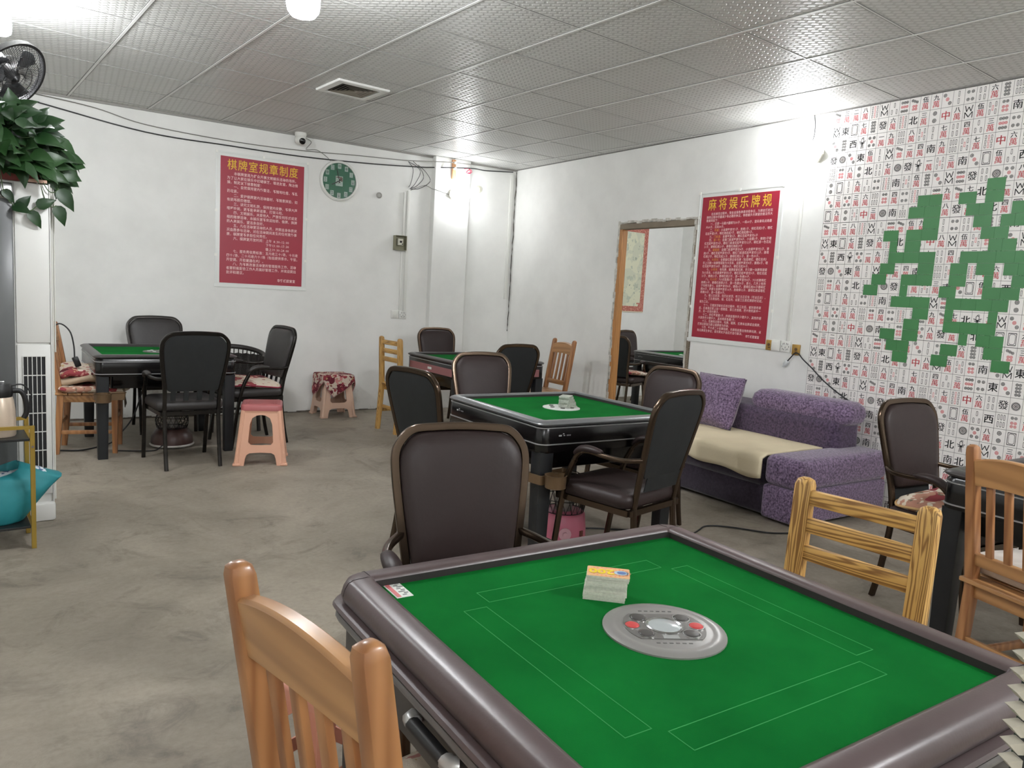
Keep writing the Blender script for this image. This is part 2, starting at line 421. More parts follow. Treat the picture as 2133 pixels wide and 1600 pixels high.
# door frame: old wooden jambs with broken plaster round them
JW = wood('jamb_wood', (150, 96, 48), (196, 142, 84), 'Z', 1, .6, 10)
DW = wood('grey_worn_wood', (96, 84, 70), (150, 138, 120), 'X', 1.3, .85, 10, 0)
dr = bpy.data.objects.new('door_1', None); COL.objects.link(dr); dr['kind'] = 'structure'
b = B(); wallbox(b, RW0, SD, RWN, su(dY1), su(dY1)-.05, 0, dZ, .062); wallbox(b, RW0, SD, RWN, su(dY1), su(dY1)-.05, 0, dZ, -.004); obj('jamb', b, JW, dr, 0)
b = B(); wallbox(b, RW0, SD, RWN, su(dY0), su(dY0)+.05, 0, dZ, .062); wallbox(b, RW0, SD, RWN, su(dY0), su(dY0)+.045, 0, dZ+.05, -.004); obj('jamb', b, DW, dr, 0)
b = B(); wallbox(b, RW0, SD, RWN, su(dY1)-.05, su(dY0)+.05, dZ, dZ+.055, .062); wallbox(b, RW0, SD, RWN, su(dY1)-.05, su(dY0)+.05, dZ+.004, dZ+.052, -.006); obj('head_jamb', b, DW, dr, 0)
PL = mat('broken_plaster', (214, 210, 200), .95, bump=1, bscale=50, var=.45, vscale=25)
def ragged(u, z0, z1, horiz=False):
    b = B(); k = 0; t = z0
    while t < z1:
        l = random.uniform(.03, .09); w = random.uniform(.012, .034); e = random.uniform(-.006, .008)
        if horiz: wallbox(b, RW0, SD, RWN, t, min(t+l, z1), u+e, u+e+w, -random.uniform(.004, .012), .003)
        else: wallbox(b, RW0, SD, RWN, u+e-w/2, u+e+w/2, t, min(t+l, z1), -random.uniform(.004, .012), .003)
        t += l
    return b
obj('plaster_edge', ragged(su(dY1)-.055, 0, dZ+.08), PL, dr, 0)
obj('plaster_edge', ragged(su(dY0)+.012, 0, dZ+.06), PL, dr, 0)
obj('plaster_edge', ragged(dZ+.052, su(dY1)-.06, su(dY0)+.06, True), PL, dr, 0)
# vertical white cable channel left of the wallpaper
b = B(); wallbox(b, RW0, SD, RWN, su(3.30), su(3.275), 1.09, 2.42, -.012, .003); struct('trim_7', b, WHITE)
# ------------------------------------------------------------------ mahjong wallpaper
TILES = {'E': '東', 'S': '南', 'W': '西', 'N': '北', 'F': '發', 'Z': '中'}
NUM = dict(zip('123456789', '一二三四伍六七八九'))
ROWS = ['7p 3m 2m 8m 9s 8s 3s 9p 7p 5m 9m 3p 2s 4p 4s 6m 8p 6s S', '8s E B 7m 8p F 6m 9s N 3m 2p Z 8m 8s 5m 5s 6p S 3p', '3p 8p W 1s 5p 1m 9m 6s 8m 5s 2s 7m 4s 4m 3s 3m 9p 4p E',
        'F 1p 3p E 5m 2s 8s 7p 2m 4m S 9m 6s 5s 7m 9s Z 6m 4s', '6s 6p 8m 2p N 4s 7m 1p F 1s 1m 5s 3m S 3p B 5m 3s W', '2p B 2s 9m 3s 4p 9s S 5s 5m 8p 3p 8s 9p F 4s 1p 5p 8m',
        '3p 3m 5p 3m 6m 6s 6p 4m 4p 9s 2s 9p 9m 7p 7m N 1s 1m 8s', 'B 9m 2p 5s Z 3m 1p S 7s 6p 4p 5p 8m F 1m S N 4m B']
CW, CH = .0699, .0992
def ring(cx, cy, r0, r1, n=14, sx=1):
    v = []; f = []
    for k in range(n):
        a = 2*PI*k/n; v += [(cx+r1*sx*math.cos(a), cy+r1*math.sin(a), 0), (cx+r0*sx*math.cos(a), cy+r0*math.sin(a), 0)]
    for k in range(n): i = 2*k; j = 2*((k+1) % n); f.append((i, j, j+1, i+1))
    return v, f
def hollow(cx, cy, hx, hy, w, r=.3, n=3, sh=0):
    o = rrect(hx, hy, min(hx, hy)*r, n); i_ = rrect(hx-w, hy-w, min(hx-w, hy-w)*r, n); m = len(o)
    v = [(cx+x+sh*y, cy+y, 0) for x, y in o]+[(cx+x+sh*y, cy+y, 0) for x, y in i_]
    return v, [(k, (k+1) % m, m+(k+1) % m, m+k) for k in range(m)]
def stroke(pts, w):
    v = []; f = []
    for a, c in zip(pts[:-1], pts[1:]):
        dx, dy = c[0]-a[0], c[1]-a[1]; l = math.hypot(dx, dy); nx, ny = -dy/l*w/2, dx/l*w/2; i = len(v)
        v += [(a[0]+nx, a[1]+ny, 0), (c[0]+nx, c[1]+ny, 0), (c[0]-nx, c[1]-ny, 0), (a[0]-nx, a[1]-ny, 0)]; f.append((i, i+1, i+2, i+3))
    return v, f
PIP = {1: [(0, 0)], 2: [(0, .25), (0, -.25)], 3: [(-.25, .28), (0, 0), (.25, -.28)], 4: [(-.2, .25), (.2, .25), (-.2, -.25), (.2, -.25)],
       5: [(-.24, .27), (.24, .27), (0, 0), (-.24, -.27), (.24, -.27)], 6: [(-.15, .3), (.15, .3), (-.15, -.03), (.15, -.03), (-.15, -.26), (.15, -.26)],
       7: [(-.26, .33), (-.03, .26), (.2, .19), (-.13, -.08), (.13, -.08), (-.13, -.28), (.13, -.28)],
       8: [(sx*.13, y) for y in (.33, .11, -.11, -.33) for sx in (-1, 1)], 9: [(x, y) for y in (.3, 0, -.3) for x in (-.25, 0, .25)]}
STK = {2: [(0, .24), (0, -.24)], 3: [(0, .24), (-.25, -.24), (.25, -.24)], 4: [(-.2, .24), (.2, .24), (-.2, -.24), (.2, -.24)],
       5: [(-.26, .24), (.26, .24), (0, 0), (-.26, -.24), (.26, -.24)], 6: [(x, y) for y in (.24, -.24) for x in (-.25, 0, .25)],
       7: [(0, .34)]+[(x, y) for y in (.02, -.26) for x in (-.25, 0, .25)], 9: [(x, y) for y in (.3, 0, -.3) for x in (-.27, 0, .27)]}
def tile_art(t):
    """list of (verts, faces, material index 1 ink / 2 red) in a unit cell -.5...5"""
    out = []
    def add(vf, mi): out.append((vf[0], vf[1], mi))
    def ch(s, cx, cy, size, mi, bold=.012, sq=1):
        v, f = glyphs(s, bold); a = np.array(v); c = (a.min(0)+a.max(0))/2
        for dx in (-.012, .012): add(([((x-c[0]+dx)*size*sq/ .7+cx, (y-c[1])*size+cy, 0) for x, y, z in v], f), mi)
    if t in TILES: ch(TILES[t], 0, 0, .64, 2 if t == 'Z' else 1, .006 if t in 'ENWZ' else 0, 1.0)
    elif t == 'B':
        add(hollow(0, 0, .36, .42, .045, .1), 1); add(hollow(0, 0, .26, .34, .03, .5), 1)
    else:
        n = int(t[0]); k = t[1]
        if k == 'm':
            ch(NUM[t[0]], 0, .25, .42, 1, .004); ch('萬', 0, -.2, .50, 2, 0)
        elif k == 'p':
            red = {5: (2,), 3: (1,), 7: (3, 4, 5, 6), 9: (3, 4, 5), 6: (2, 3, 4, 5)}.get(n, ())
            if n == 1:
                for r0, r1 in ((.36, .40), (.26, .33), (.14, .2), (.03, .09)): add(ring(0, 0, r0*.7, r1*.7, 20, 1/.72), 1)
            else:
                R = {2: .15, 3: .125, 4: .11, 5: .115}.get(n, .1)
                for i, (x, y) in enumerate(PIP[n]):
                    mi = 2 if i in red else 1
                    for r0, r1 in ((.78, 1), (.42, .62), (.0, .25)): add(ring(x, y, r0*R, r1*R, 12, 1/.74), mi)
        elif n == 1:
            add(hollow(0, .16, .16, .2, .05, .9, 4), 1); add(stroke([(-.36, .12), (0, .02), (.36, .14)], .05), 1); add(stroke([(-.28, -.02), (0, -.06), (.28, 0)], .05), 1)
            for x in (-.14, 0, .14): add(stroke([(x*.4, -.04), (x, -.42)], .05), 1)
            add(hollow(.06, .36, .1, .06, .03, .9, 4), 1)
        elif n == 8:
            for s, c in ((1, .22), (-1, -.22)): add(stroke([(-.34, c+.2*s), (-.34, c-.2*s), (0, c+.12*s), (.34, c-.2*s), (.34, c+.2*s)] if s < 0 else [(-.34, c+.2), (-.2, c-.2), (0, c+.1), (.2, c-.2), (.34, c+.2)], .07), 1)
        else:
            hy = {2: .19, 3: .17, 4: .18, 5: .17, 6: .19, 7: .125, 9: .125}[n]
            red = {5: (2,), 9: (1, 4, 7)}.get(n, ())
            for i, (x, y) in enumerate(STK[n]): add(hollow(x, y, .075, hy, .03, .6, 2), 2 if i in red else 1)
    return out
PAPER = mat('wallpaper_white', (236, 232, 228), .55, bump=.05)
RED = mat('wallpaper_red', (214, 92, 98), .6); GRID = mat('wallpaper_line', (86, 84, 80), .7)
wp = thing('wallpaper', 'wallpaper printed with rows of mahjong tiles on the right wall', 'wallpaper', tuple(RW0))
NC, NR = 38, 28
def swl(u, z, off): return sidewall(u, z, off).translation - RW0
b = B(); c, dd, m = slab(RW0, SD, RWN, 0, NC*CW, 0, H-.006, -.002); b.box(c-RW0, dd, m)
obj('paper', b, PAPER, wp, 0)
vs_, fs_, mi_ = [], [], []; cnt = 0
X_ = np.array(SD); N_ = np.array(RWN)
def emit(v, f, mi, u, z, su_, sz_, off):
    global cnt
    a = np.array(v); P = (u+a[:, 0]*su_)[:, None]*X_+N_*off; P[:, 2] += z+a[:, 1]*sz_
    vs_.append(P); fs_.extend([tuple(i+cnt for i in q) for q in f]); mi_.extend([mi]*len(f)); cnt += len(a)
art = {}
for r in range(NR):
    row = ROWS[r % 8].split()
    for c in range(NC):
        t = row[c % 19]; art.setdefault(t, tile_art(t))
        for v, f, mi in art[t]: emit(v, f, mi-1, (c+.5)*CW, H-.008-(r+.5)*CH, CW*.94, CH*.92, .0028)
sqv = [(-.5, -.5, 0), (.5, -.5, 0), (.5, .5, 0), (-.5, .5, 0)]
for c in range(NC+1): emit(sqv, [(0, 1, 2, 3)], 2, c*CW, H/2, .0017, H-.02, .0026)
for r in range(NR+1): emit(sqv, [(0, 1, 2, 3)], 2, NC*CW/2, H-.008-r*CH, NC*CW, .002 if r % 8 else .0034, .0026)
me = bpy.data.meshes.new('tile_print'); me.from_pydata(np.vstack(vs_).tolist(), [], fs_)
for x in (INK, RED, GRID): me.materials.append(x)
me.polygons.foreach_set('material_index', mi_); me.update()
o = bpy.data.objects.new('tile_print', me); COL.objects.link(o); o.parent = wp
G = [(6,0,9,1),(5,1,9,2),(7,2,9,3),(2,3,4,4),(5,3,9,4),(3,4,4,5),(5,4,7,5),(3,5,9,6),(2,6,4,7),(7,6,9,7),(11,0,13,1),(14,-1,16,1),(12,1,15,2),(13,2,15,3),(17,1,19,2),(16,2,19,3),(14,3,17,4),(15,4,18,5),(12,5,20,6),(11,6,13,7),(14,6,16,7),(17,6,20,7),(1,7,3,8),(5,7,9,8),(0,8,2,9),(5,8,6,9),(4,9,9,10),(7,10,9,11),(6,11,8,13),(3,12,5,13),(4,13,7,14),(5,14,7,15),(11,7,13,8),(15,7,16,8),(18,7,20,8),(10,8,12,9),(15,8,19,9),(11,9,18,10),(11,10,12,11),(16,10,17,11),(11,11,17,12),(15,12,18,13),(13,12,14,13),(11,13,13,14),(10,14,12,15),(16,13,18,14),(17,14,19,15)]
GU, GZ = .0523, .0735
b = B()
for k0, r0, k1, r1 in G:
    u0, u1, z1, z0 = .376+GU*k0, .376+GU*k1, 2.145-GZ*r0, 2.145-GZ*r1
    nk = max(1, round((k1-k0)/2)); nr = r1-r0
    for i in range(nk):
        for j in range(nr):
            a, c = u0+(u1-u0)*i/nk, u0+(u1-u0)*(i+1)/nk; d, e = z0+(z1-z0)*j/nr, z0+(z1-z0)*(j+1)/nr
            cc, dd, m = slab(RW0, SD, RWN, a+.0004, c-.0004, d+.0005, e-.0005, -.0048); b.box(cc-RW0, dd, m)
obj('green_lettering', b, mat('green_sticker', (62, 128, 72), .45, var=.15, vscale=3), wp, 0, 'big blocky character made of green square stickers')
# ------------------------------------------------------------------ armchairs
VINYL = mat('brown_vinyl', (50, 39, 38), .45, spec=.32, bump=.12, bscale=90, var=.18, vscale=5)
VINYLK = mat('black_vinyl', (50, 47, 46), .45, spec=.45, bump=.12, bscale=90)
FRAMEB = mat('bronze_tube', (84, 70, 58), .22, .85, bump=.04, bscale=30)
FRAMEK = mat('black_tube', (44, 41, 38), .25, .7)
BACKF = mat('dark_back_cloth', (27, 30, 31), .7, bump=.35, bscale=14, var=.2, vscale=20)
def make_armchair(name, label, wt, ht, fr, vin, cat='armchair'):
    t = thing(name, label, cat)
    w = wt/2-.014
    def yb(z): return -.215-.115*max(0, (z-.44)/(ht-.44))**1.05
    sx = w*.82
    side = [(sx, .41), (sx*1.02, .55), (w*.92, .68), (w*.985, .79), (w, .86*ht/.955), (w*.93, ht-.055), (w*.74, ht-.02), (w*.42, ht-.012), (0, ht-.009)]
    full = side+[(-x, z) for x, z in side[-2::-1]]
    pts = smooth_path([(x, yb(z), z) for x, z in full], 5)
    b = B(); b.sweep(pts, .026, .024, up=(0, 1, .2), n=10, sq=True); obj('back_frame', b, fr, t, 50)
    # padded panel: rings of the outline, inset and pushed forward
    zb = .545
    op = [(x, z) for x, z in full if z > .56]
    op = [(sx*1.0, zb)]+op+[(-sx*1.0, zb)]
    sm = [(p.x, p.y) for p in smooth_path([(x, z, 0) for x, z in op], 4)]
    low = [(sx*.9*(1-k/4)-sx*.9*k/4, zb-.012) for k in range(5)]
    cz = (zb+ht)/2
    def rg(s, d, g=.013):
        out = []
        for x, z in sm+[(-x, z) for x, z in low]:
            xx, zz = x*(1-g/w), cz+(z-cz)*(1-g*2/(ht-zb)); xx, zz = xx*s, cz+(zz-cz)*s
            out.append((xx, yb(zz)+d, zz))
        return out
    b = B(); b.ring_faces([rg(1, -.004), rg(1, .010), rg(.985, .021), rg(.94, .028), rg(.8, .034), rg(.5, .038), rg(.15, .039)]); obj('backrest', b, vin, t, 60)
    b = B(); b.ring_faces([rg(.3, -.012, .016), rg(.9, -.012, .016), rg(1, -.009, .016), rg(1, -.004, .016)], cap1=False); obj('back_cover', b, BACKF, t, 60)
    if fr is FRAMEK:
        for x in (-.13, -.045, .045, .13): b = B(); b.box((x, yb(.53)-.004, .518), (.034, .006, .075), Matrix.Rotation(.2, 4, 'X')); obj('back_strap', b, BACKF, t, 0)
    else: b = B(); b.box((.02, yb(.53)-.004, .518), (.27, .006, .075), Matrix.Rotation(.2, 4, 'X')); obj('back_strap', b, BACKF, t, 0)
    b = B()
    hx, hy = .222, .215
    b.loft([(hx-.012, hy-.012, .05, .405), (hx, hy, .05, .415), (hx+.004, hy+.004, .055, .44), (hx, hy, .055, .462), (hx-.02, hy-.02, .05, .474), (hx-.07, hy-.07, .05, .481), (.03, .03, .02, .484)], n=5); obj('seat', b, vin, t, 60)
    b = B(); r = [(-.2, -.215), (.2, -.215), (.205, .205), (-.205, .205)]
    for i in range(4): b.bar((*r[i], .39), (*r[(i+1) % 4], .39), .022, .028)
    obj('seat_rail', b, fr, t, 50)
    for s in (-1, 1):
        b = B(); b.sweep(smooth_path([(s*sx, yb(.42), .42), (s*sx*1.0, -.225, .3), (s*sx*1.0, -.25, .12), (s*sx*1.0, -.275, 0)], 4), .026, .024, up=(0, 1, 0), n=10, sq=True); obj('leg', b, fr, t, 50)
        b = B(); b.sweep(smooth_path([(s*.232, .09, .585), (s*.228, .13, .50), (s*.222, .165, .35), (s*.216, .215, 0)], 4), .026, .024, up=(0, 1, 0), n=10, sq=True); obj('leg', b, fr, t, 50)
        b = B(); ap = smooth_path([(s*w*.9, yb(.645), .640), (s*.222, -.19, .632), (s*.243, -.10, .636), (s*.245, -.01, .642), (s*.24, .045, .632), (s*.235, .078, .606), (s*.232, .092, .58)], 5)
        b.sweep(ap, .024, .02, n=10, sq=True); a = obj('armrest', b, fr, t, 50)
        b = B(); q = ap[11:27]; n_ = len(q); b.sweep([p+Vector((0, .004, .012)) for p in q], .05, .034, n=12, taper=[min(1, .45+.55*math.sin(PI*min(1, max(0, i/(n_-1)))**.8)**.5) for i in range(n_)]); obj('arm_pad', b, vin, a, 60)
    return t
def at(o, x, y, rz, sz=1):
    o.location = (x, y, 0); o.rotation_euler = (0, 0, math.radians(rz))
    if sz != 1: o.scale = (1, 1, sz)
    return o
def more(proto, x, y, rz, label, group, sz=1): return at(dup(proto, (x, y, 0), 0, label, group), x, y, rz, sz)
GA = 'metal framed armchairs round the tables'
chE = make_armchair('armchair', 'brown vinyl armchair drawn up to the far side of the nearest green table', .425, .955, FRAMEB, VINYL); chE['group'] = GA
at(chE, 1.15, 1.545, 159)
more(chE, 2.65, 2.50, 8, 'brown armchair turned away with its seat showing, in front of the middle green table', GA, 1.008)
more(chE, 2.22, 3.29, -82, 'armchair with dark cloth back at the left side of the middle green table', GA)
more(chE, 2.83, 3.73, 167, 'brown vinyl armchair between the middle table and the far pink sided table', GA)
more(chE, 3.345, 3.03, 93, 'brown vinyl armchair between the middle table and the purple sofa', GA)
more(chE, 4.15, 6.36, 172, 'brown vinyl armchair nearest the white pillar, behind the far pink sided table', GA)
more(chE, 3.76, 5.02, -4, 'armchair with black cloth back in front of the far pink sided table', GA)
more(chE, 3.70, 1.36, 169, 'brown vinyl armchair with a flowered cushion beside the purple sofa arm', GA)
chK = make_armchair('armchair', 'black armchair turned away, in front of the left table beside the pink stool', .47, .968, FRAMEK, VINYLK); chK['group'] = GA
at(chK, 1.46, 5.71, 1)
more(chK, 1.62, 6.98, 180, 'black armchair behind the left table, its back against the white wall', GA)
more(chK, 2.08, 6.20, 96, 'black armchair with a red flowered cushion right of the left table', GA)
more(chE, 7.44, 6.72, 186, 'brown armchair seen through the doorway behind the black table', GA)
more(chE, 6.45, 6.14, -70, 'dark armchair with a flowered cushion just inside the doorway', GA)
# ------------------------------------------------------------------ mahjong tables
def felt_mat():
    m = mat('green_felt', (14, 108, 42), .95, spec=.06, bump=.12, bscale=500, var=1, vscale=4, c2=(7, 88, 33)); return m
FELT = felt_mat()
LEATHER = mat('brown_leather_rim', (92, 78, 78), .34, spec=.5, bump=.05, bscale=160, var=.2, vscale=5)
SEAM = mat('seam_dark', (40, 34, 34), .7)
GREYB = mat('grey_table_body', (72, 70, 70), .45); GREYT = mat('grey_trim', (128, 127, 128), .3, .4)
BLK = mat('gloss_black', (14, 12, 13), .22); SILV = mat('silver_line', (176, 176, 176), .3, .6)
RIMS = mat('gunmetal_rim', (134, 136, 138), .28, .6); RIMK = mat('dark_rim', (58, 54, 54), .35)
WALLIN = mat('rim_inner', (32, 26, 25), .6)
PINK = mat('pink_table_side', (142, 92, 92), .5); LEGK = mat('table_leg_black', (24, 26, 29), .45)
PALE = mat('pale_disc', (206, 210, 204), .4); LINE = mat('felt_crease', (44, 138, 70), .9)
def make_table(kind, loc, rz, label, hs=.47):
    t = thing('mahjong_table', label, 'table', (*loc, 0), math.radians(rz))
    rim = {'near': LEATHER, 'mid': RIMS, 'left': RIMK, 'back': RIMK}[kind]
    iw = .060
    b = B(); i0 = hs-iw
    zr = 0 if kind == 'near' else .018
    b.loft([(hs-.012, hs-.012, .05, .706+zr*1.3), (hs, hs, .055, .712+zr*1.3), (hs+.003, hs+.003, .055, .724+zr), (hs, hs, .055, .738+zr*.5), (hs-.007, hs-.007, .048, .750), (hs-.018, hs-.018, .04, .7552),
            (i0+.012, i0+.012, .012, .757), (i0+.003, i0+.003, .006, .754), (i0, i0, .004, .748)], cap0=False, cap1=False, n=6)
    ri = obj('rim', b, rim, t, 50)
    b = B(); b.loft([(i0, i0, .004, .748), (i0-.002, i0-.002, .004, .732)], cap0=False, cap1=False, n=2); obj('rim_lining', b, WALLIN, ri, 0)
    b = B(); b.box((0, 0, .726), (2*i0-.002, 2*i0-.002, .016)); ft = obj('felt', b, FELT, t, 0)
    b = B()
    for a in range(4):
        R = Matrix.Rotation(a*PI/2, 4, 'Z')
        for y in (.252, .303): b.box(R @ Vector((0, y, .7342)), (.47, .0014, .0005) if a % 2 == 0 else (.0014, .47, .0005))
        for x in (-.235, .235): b.box(R @ Vector((x, .2775, .7342)), (.0014, .052, .0005) if a % 2 == 0 else (.052, .0014, .0005))
    if kind == 'near': obj('crease_lines', b, LINE, ft, 0)
    else: b.b.free()
    body = {'near': GREYB, 'mid': BLK, 'left': BLK, 'back': BLK}[kind]
    zb = .60 if kind != 'near' else .575
    b = B(); b.loft([(hs-.012, hs-.012, .045, zb), (hs-.008, hs-.008, .05, zb+.005), (hs-.008, hs-.008, .05, .700+zr), (hs-.02, hs-.02, .05, .708+zr*1.5)], n=6, cap1=False); bo = obj('body', b, body, t, 50)
    b = B(); b.loft([(.37, .37, .02, .50), (.375, .375, .02, .505), (.375, .375, .02, zb+.002)]); obj('machine_housing', b, BLK if kind != 'near' else GREYB, t, 50)
    if kind == 'near':
        b = B(); b.loft([(hs-.01, hs-.01, .05, .690), (hs+.014, hs+.014, .062, .694), (hs+.018, hs+.018, .064, .700), (hs+.014, hs+.014, .062, .706), (hs-.01, hs-.01, .05, .708)], n=6, cap0=False, cap1=False); obj('ledge', b, LEATHER, t, 50)
        b = B(); b.loft([(hs-.01, hs-.01, .05, .668), (hs+.010, hs+.010, .062, .672), (hs+.013, hs+.013, .064, .679), (hs+.010, hs+.010, .062, .687), (hs-.01, hs-.01, .05, .689)], n=6, cap0=False, cap1=False); obj('trim_strip', b, GREYT, t, 50)
        for k in range(4):
            R = Matrix.Rotation(k*PI/2, 4, 'Z')
            for s in (-1, 1):
                b = B(); b.sweep([R @ Vector((x, s*(hs-.055), z+.0004)) for x, z in ((i0+.002, .753), (i0+.012, .757), (hs-.018, .7552), (hs-.007, .750), (hs, .738), (hs+.003, .724))], .0016, .0012, n=4); obj('seam', b, SEAM, ri, 0)
        for k in range(4):
            R = Matrix.Rotation(k*PI/2+PI, 4, 'Z')
            b = B(); b.b.free(); b = B()
            b.sweep([R @ Vector((hs+.012, y, .645)) for y in (-.068, -.03, .03, .048)], .026, .022, n=10); h_ = obj('handle', b, BLACK, t, 50)
            for y0, y1 in ((-.085, -.066), (.046, .066)): b = B(); b.sweep([R @ Vector((hs-.002 if (y in (-.085, .066)) else hs+.010, y, .645)) for y in np.linspace(y0, y1, 4)], .030, .026, n=10); obj('handle_end', b, mat('silver_cap', (190, 190, 188), .3, .5), h_, 50)
        b = B(); b.b.free()
    else:
        lines = {'mid': (.722, .642), 'left': (.706, .618), 'back': (.716,)}[kind]
        for z in lines:
            b = B(); b.loft([(hs-.009, hs-.009, .05, z-.0035), (hs-.004, hs-.004, .052, z-.002), (hs-.004, hs-.004, .052, z+.002), (hs-.009, hs-.009, .05, z+.0035)], n=6, cap0=False, cap1=False); obj('trim_line', b, SILV, t, 50)
    if kind == 'mid':
        for k in range(4):
            R = Matrix.Rotation(k*PI/2, 4, 'Z') @ T((-.33, -hs+.0065, .684), rx=PI/2)
            b = B()
            for x, w_, h_ in ((-.02, .018, .008), (.004, .010, .004), (.022, .005, .006), (.032, .004, .006), (.041, .004, .006)): b.box(R @ Vector((x, 0, 0)), (w_, .001, h_) if k % 2 == 0 else (.001, w_, h_))
            b.prism([(-.008, .006), (.006, .006), (-.001, .012)], R, .001)
            obj('emblem', b, mat('emblem_grey', (150, 150, 150), .4), t, 0)
    if kind == 'back':
        for k in range(4):
            R = Matrix.Rotation(k*PI/2, 4, 'Z')
            b = B(); c = R @ Vector((0, -hs+.008, .652)); b.box(c, (.80, .008, .066) if k % 2 == 0 else (.008, .80, .066), bev=.003); p_ = obj('side_panel', b, PINK, t, 0)
            b = B(); c = R @ Vector((0, -hs+.003, .655)); b.box(c, (.07, .003, .02) if k % 2 == 0 else (.003, .07, .02)); obj('sticker', b, PALE, p_, 0)
    for sx in (-1, 1):
        for sy in (-1, 1):
            b = B(); x, y = sx*(hs-.055), sy*(hs-.055)
            b.loft([(.032, .032, .006, 0), (.036, .036, .006, .3), (.04, .04, .006, zb+.003)], x, y, n=2); obj('leg', b, LEGK, t, 40)
    # control panel
    z0 = .734
    if kind == 'near':
        G1 = mat('disc_grey', (150, 148, 145), .28, .35); G2 = mat('disc_face', (118, 116, 113), .3, .3)
        b = B(); b.lathe([(.117, z0-.002), (.1165, z0+.003), (.108, z0+.006), (.097, z0+.0075), (.093, z0+.0065), (.088, z0+.007), (.02, z0+.007)], n=48); cp = obj('control_panel', b, G1, t, 30)
        b = B(); b.prism([(x, y) for x, y in [(.078*math.cos(a), .078*math.sin(a)) for a in np.linspace(-.75, .75, 14)]]+[(-.078*math.cos(a), .078*math.sin(a)) for a in np.linspace(.75, -.75, 14)][::-1][::-1], T((0, 0, z0+.0062), rz=math.radians(-28)), .0022)
        obj('button_plate', b, G2, cp, 0)
        Rz = Matrix.Rotation(math.radians(-28), 4, 'Z')
        for x, y, r, c in ((-.062, 0, .0135, 1), (.062, 0, .0135, 1), (-.043, .034, .015, 0), (.043, .034, .015, 0), (-.043, -.034, .015, 0), (.043, -.034, .015, 0)):
            p = Rz @ Vector((x, y, 0)); b = B(); b.lathe([(r, z0+.0078), (r, z0+.0098), (r-.0012, z0+.011), (r-.003, z0+.0112)], (p.x, p.y, 0), 20)
            bt = obj('button', b, mat('button_red', (196, 66, 66), .4) if c else mat('button_dark', (70, 68, 66), .3), cp, 50)
            b = B(); b.lathe([(r+.003, z0+.0075), (r+.0025, z0+.0098), (r+.0005, z0+.0098), (r+.0005, z0+.0075)], (p.x, p.y, 0), 20, cap0=False, cap1=False); obj('button_ring', b, CHROME, cp, 50)
        b = B(); b.lathe([(.036, z0+.006), (.036, z0+.010), (.033, z0+.0115), (.030, z0+.0095), (.030, z0+.008)], n=36, cap1=False); obj('dial_ring', b, CHROME, cp, 50)
        b = B(); b.lathe([(.0302, z0+.0075), (.0302, z0+.0095), (.02, z0+.012), (.006, z0+.0132)], n=30); obj('dial', b, mat('dial_glass', (172, 178, 178), .12), cp, 60)
        for (k, ys) in ((0, (-.032,)),):
            p = Rz @ Vector((.0, -.046, z0+.0086)); b = B(); b.box(p, (.03, .014, .0008), Rz); obj('display', b, mat('display_grey', (150, 152, 150), .3), cp, 0)
        b = B()
        for s in (-1, 1):
            for k in range(6): p = Rz @ Vector((-.03+.012*k, s*.068, z0+.0073)); b.box(p, (.007, .003, .0006), Rz)
        obj('lettering', b, mat('panel_letter', (92, 92, 90), .5), cp, 0)
    else:
        b = B(); b.lathe([(.105, z0-.002), (.104, z0+.004), (.095, z0+.0065), (.03, z0+.0068)], n=40); cp = obj('control_panel', b, PALE if kind == 'mid' else mat('disc_dark', (88, 90, 84), .35), t, 40)
        for k in range(6):
            a = k*PI/3; b = B(); b.lathe([(.013, z0+.006), (.013, z0+.009), (.010, z0+.0105)], (.062*math.cos(a), .062*math.sin(a), 0), 14); obj('button', b, mat('button_dark', (70, 68, 66), .3) if kind == 'mid' else PALE, cp, 50)
    return t
tn = make_table('near', (1.09, .88), -5, 'nearest mahjong table with padded brown rim and a card pack on its felt', .475)
make_table('mid', (2.79, 3.10), -4.5, 'black mahjong table with silver rim in the middle of the room')
make_table('left', (1.44, 6.39), -3, 'black mahjong table with dark rim at the left by the back wall', .49)
make_table('back', (3.99, 5.66), -4, 'mahjong table with pink side panels in the far corner', .47)
make_table('left', (3.63, .76), -5, 'black mahjong table at the right below the mahjong wallpaper', .47)
make_table('mid', (7.25, 5.85), -5, 'black mahjong table in the next room seen through the doorway')
# sticker on the felt of the nearest table
b = B(); b.box((-.376, .387, .7346), (.036, .084, .0012)); st = obj('sticker', b, mat('sticker_white', (222, 224, 218), .5), tn, 0)
b = B(); b.box((-.387, .387, .7354), (.009, .078, .0006)); obj('sticker_band', b, mat('sticker_red', (206, 110, 112), .5), st, 0)
b = B()
for k in range(9): b.box((-.372+.006*(k % 2), .42-.008*k, .7354), (.009 if k % 3 else .014, .004, .0006))
obj('sticker_print', b, mat('sticker_grey', (120, 120, 120), .6), st, 0)
TM = Matrix.Translation((1.09, .88, 0)) @ Matrix.Rotation(math.radians(-5), 4, 'Z')
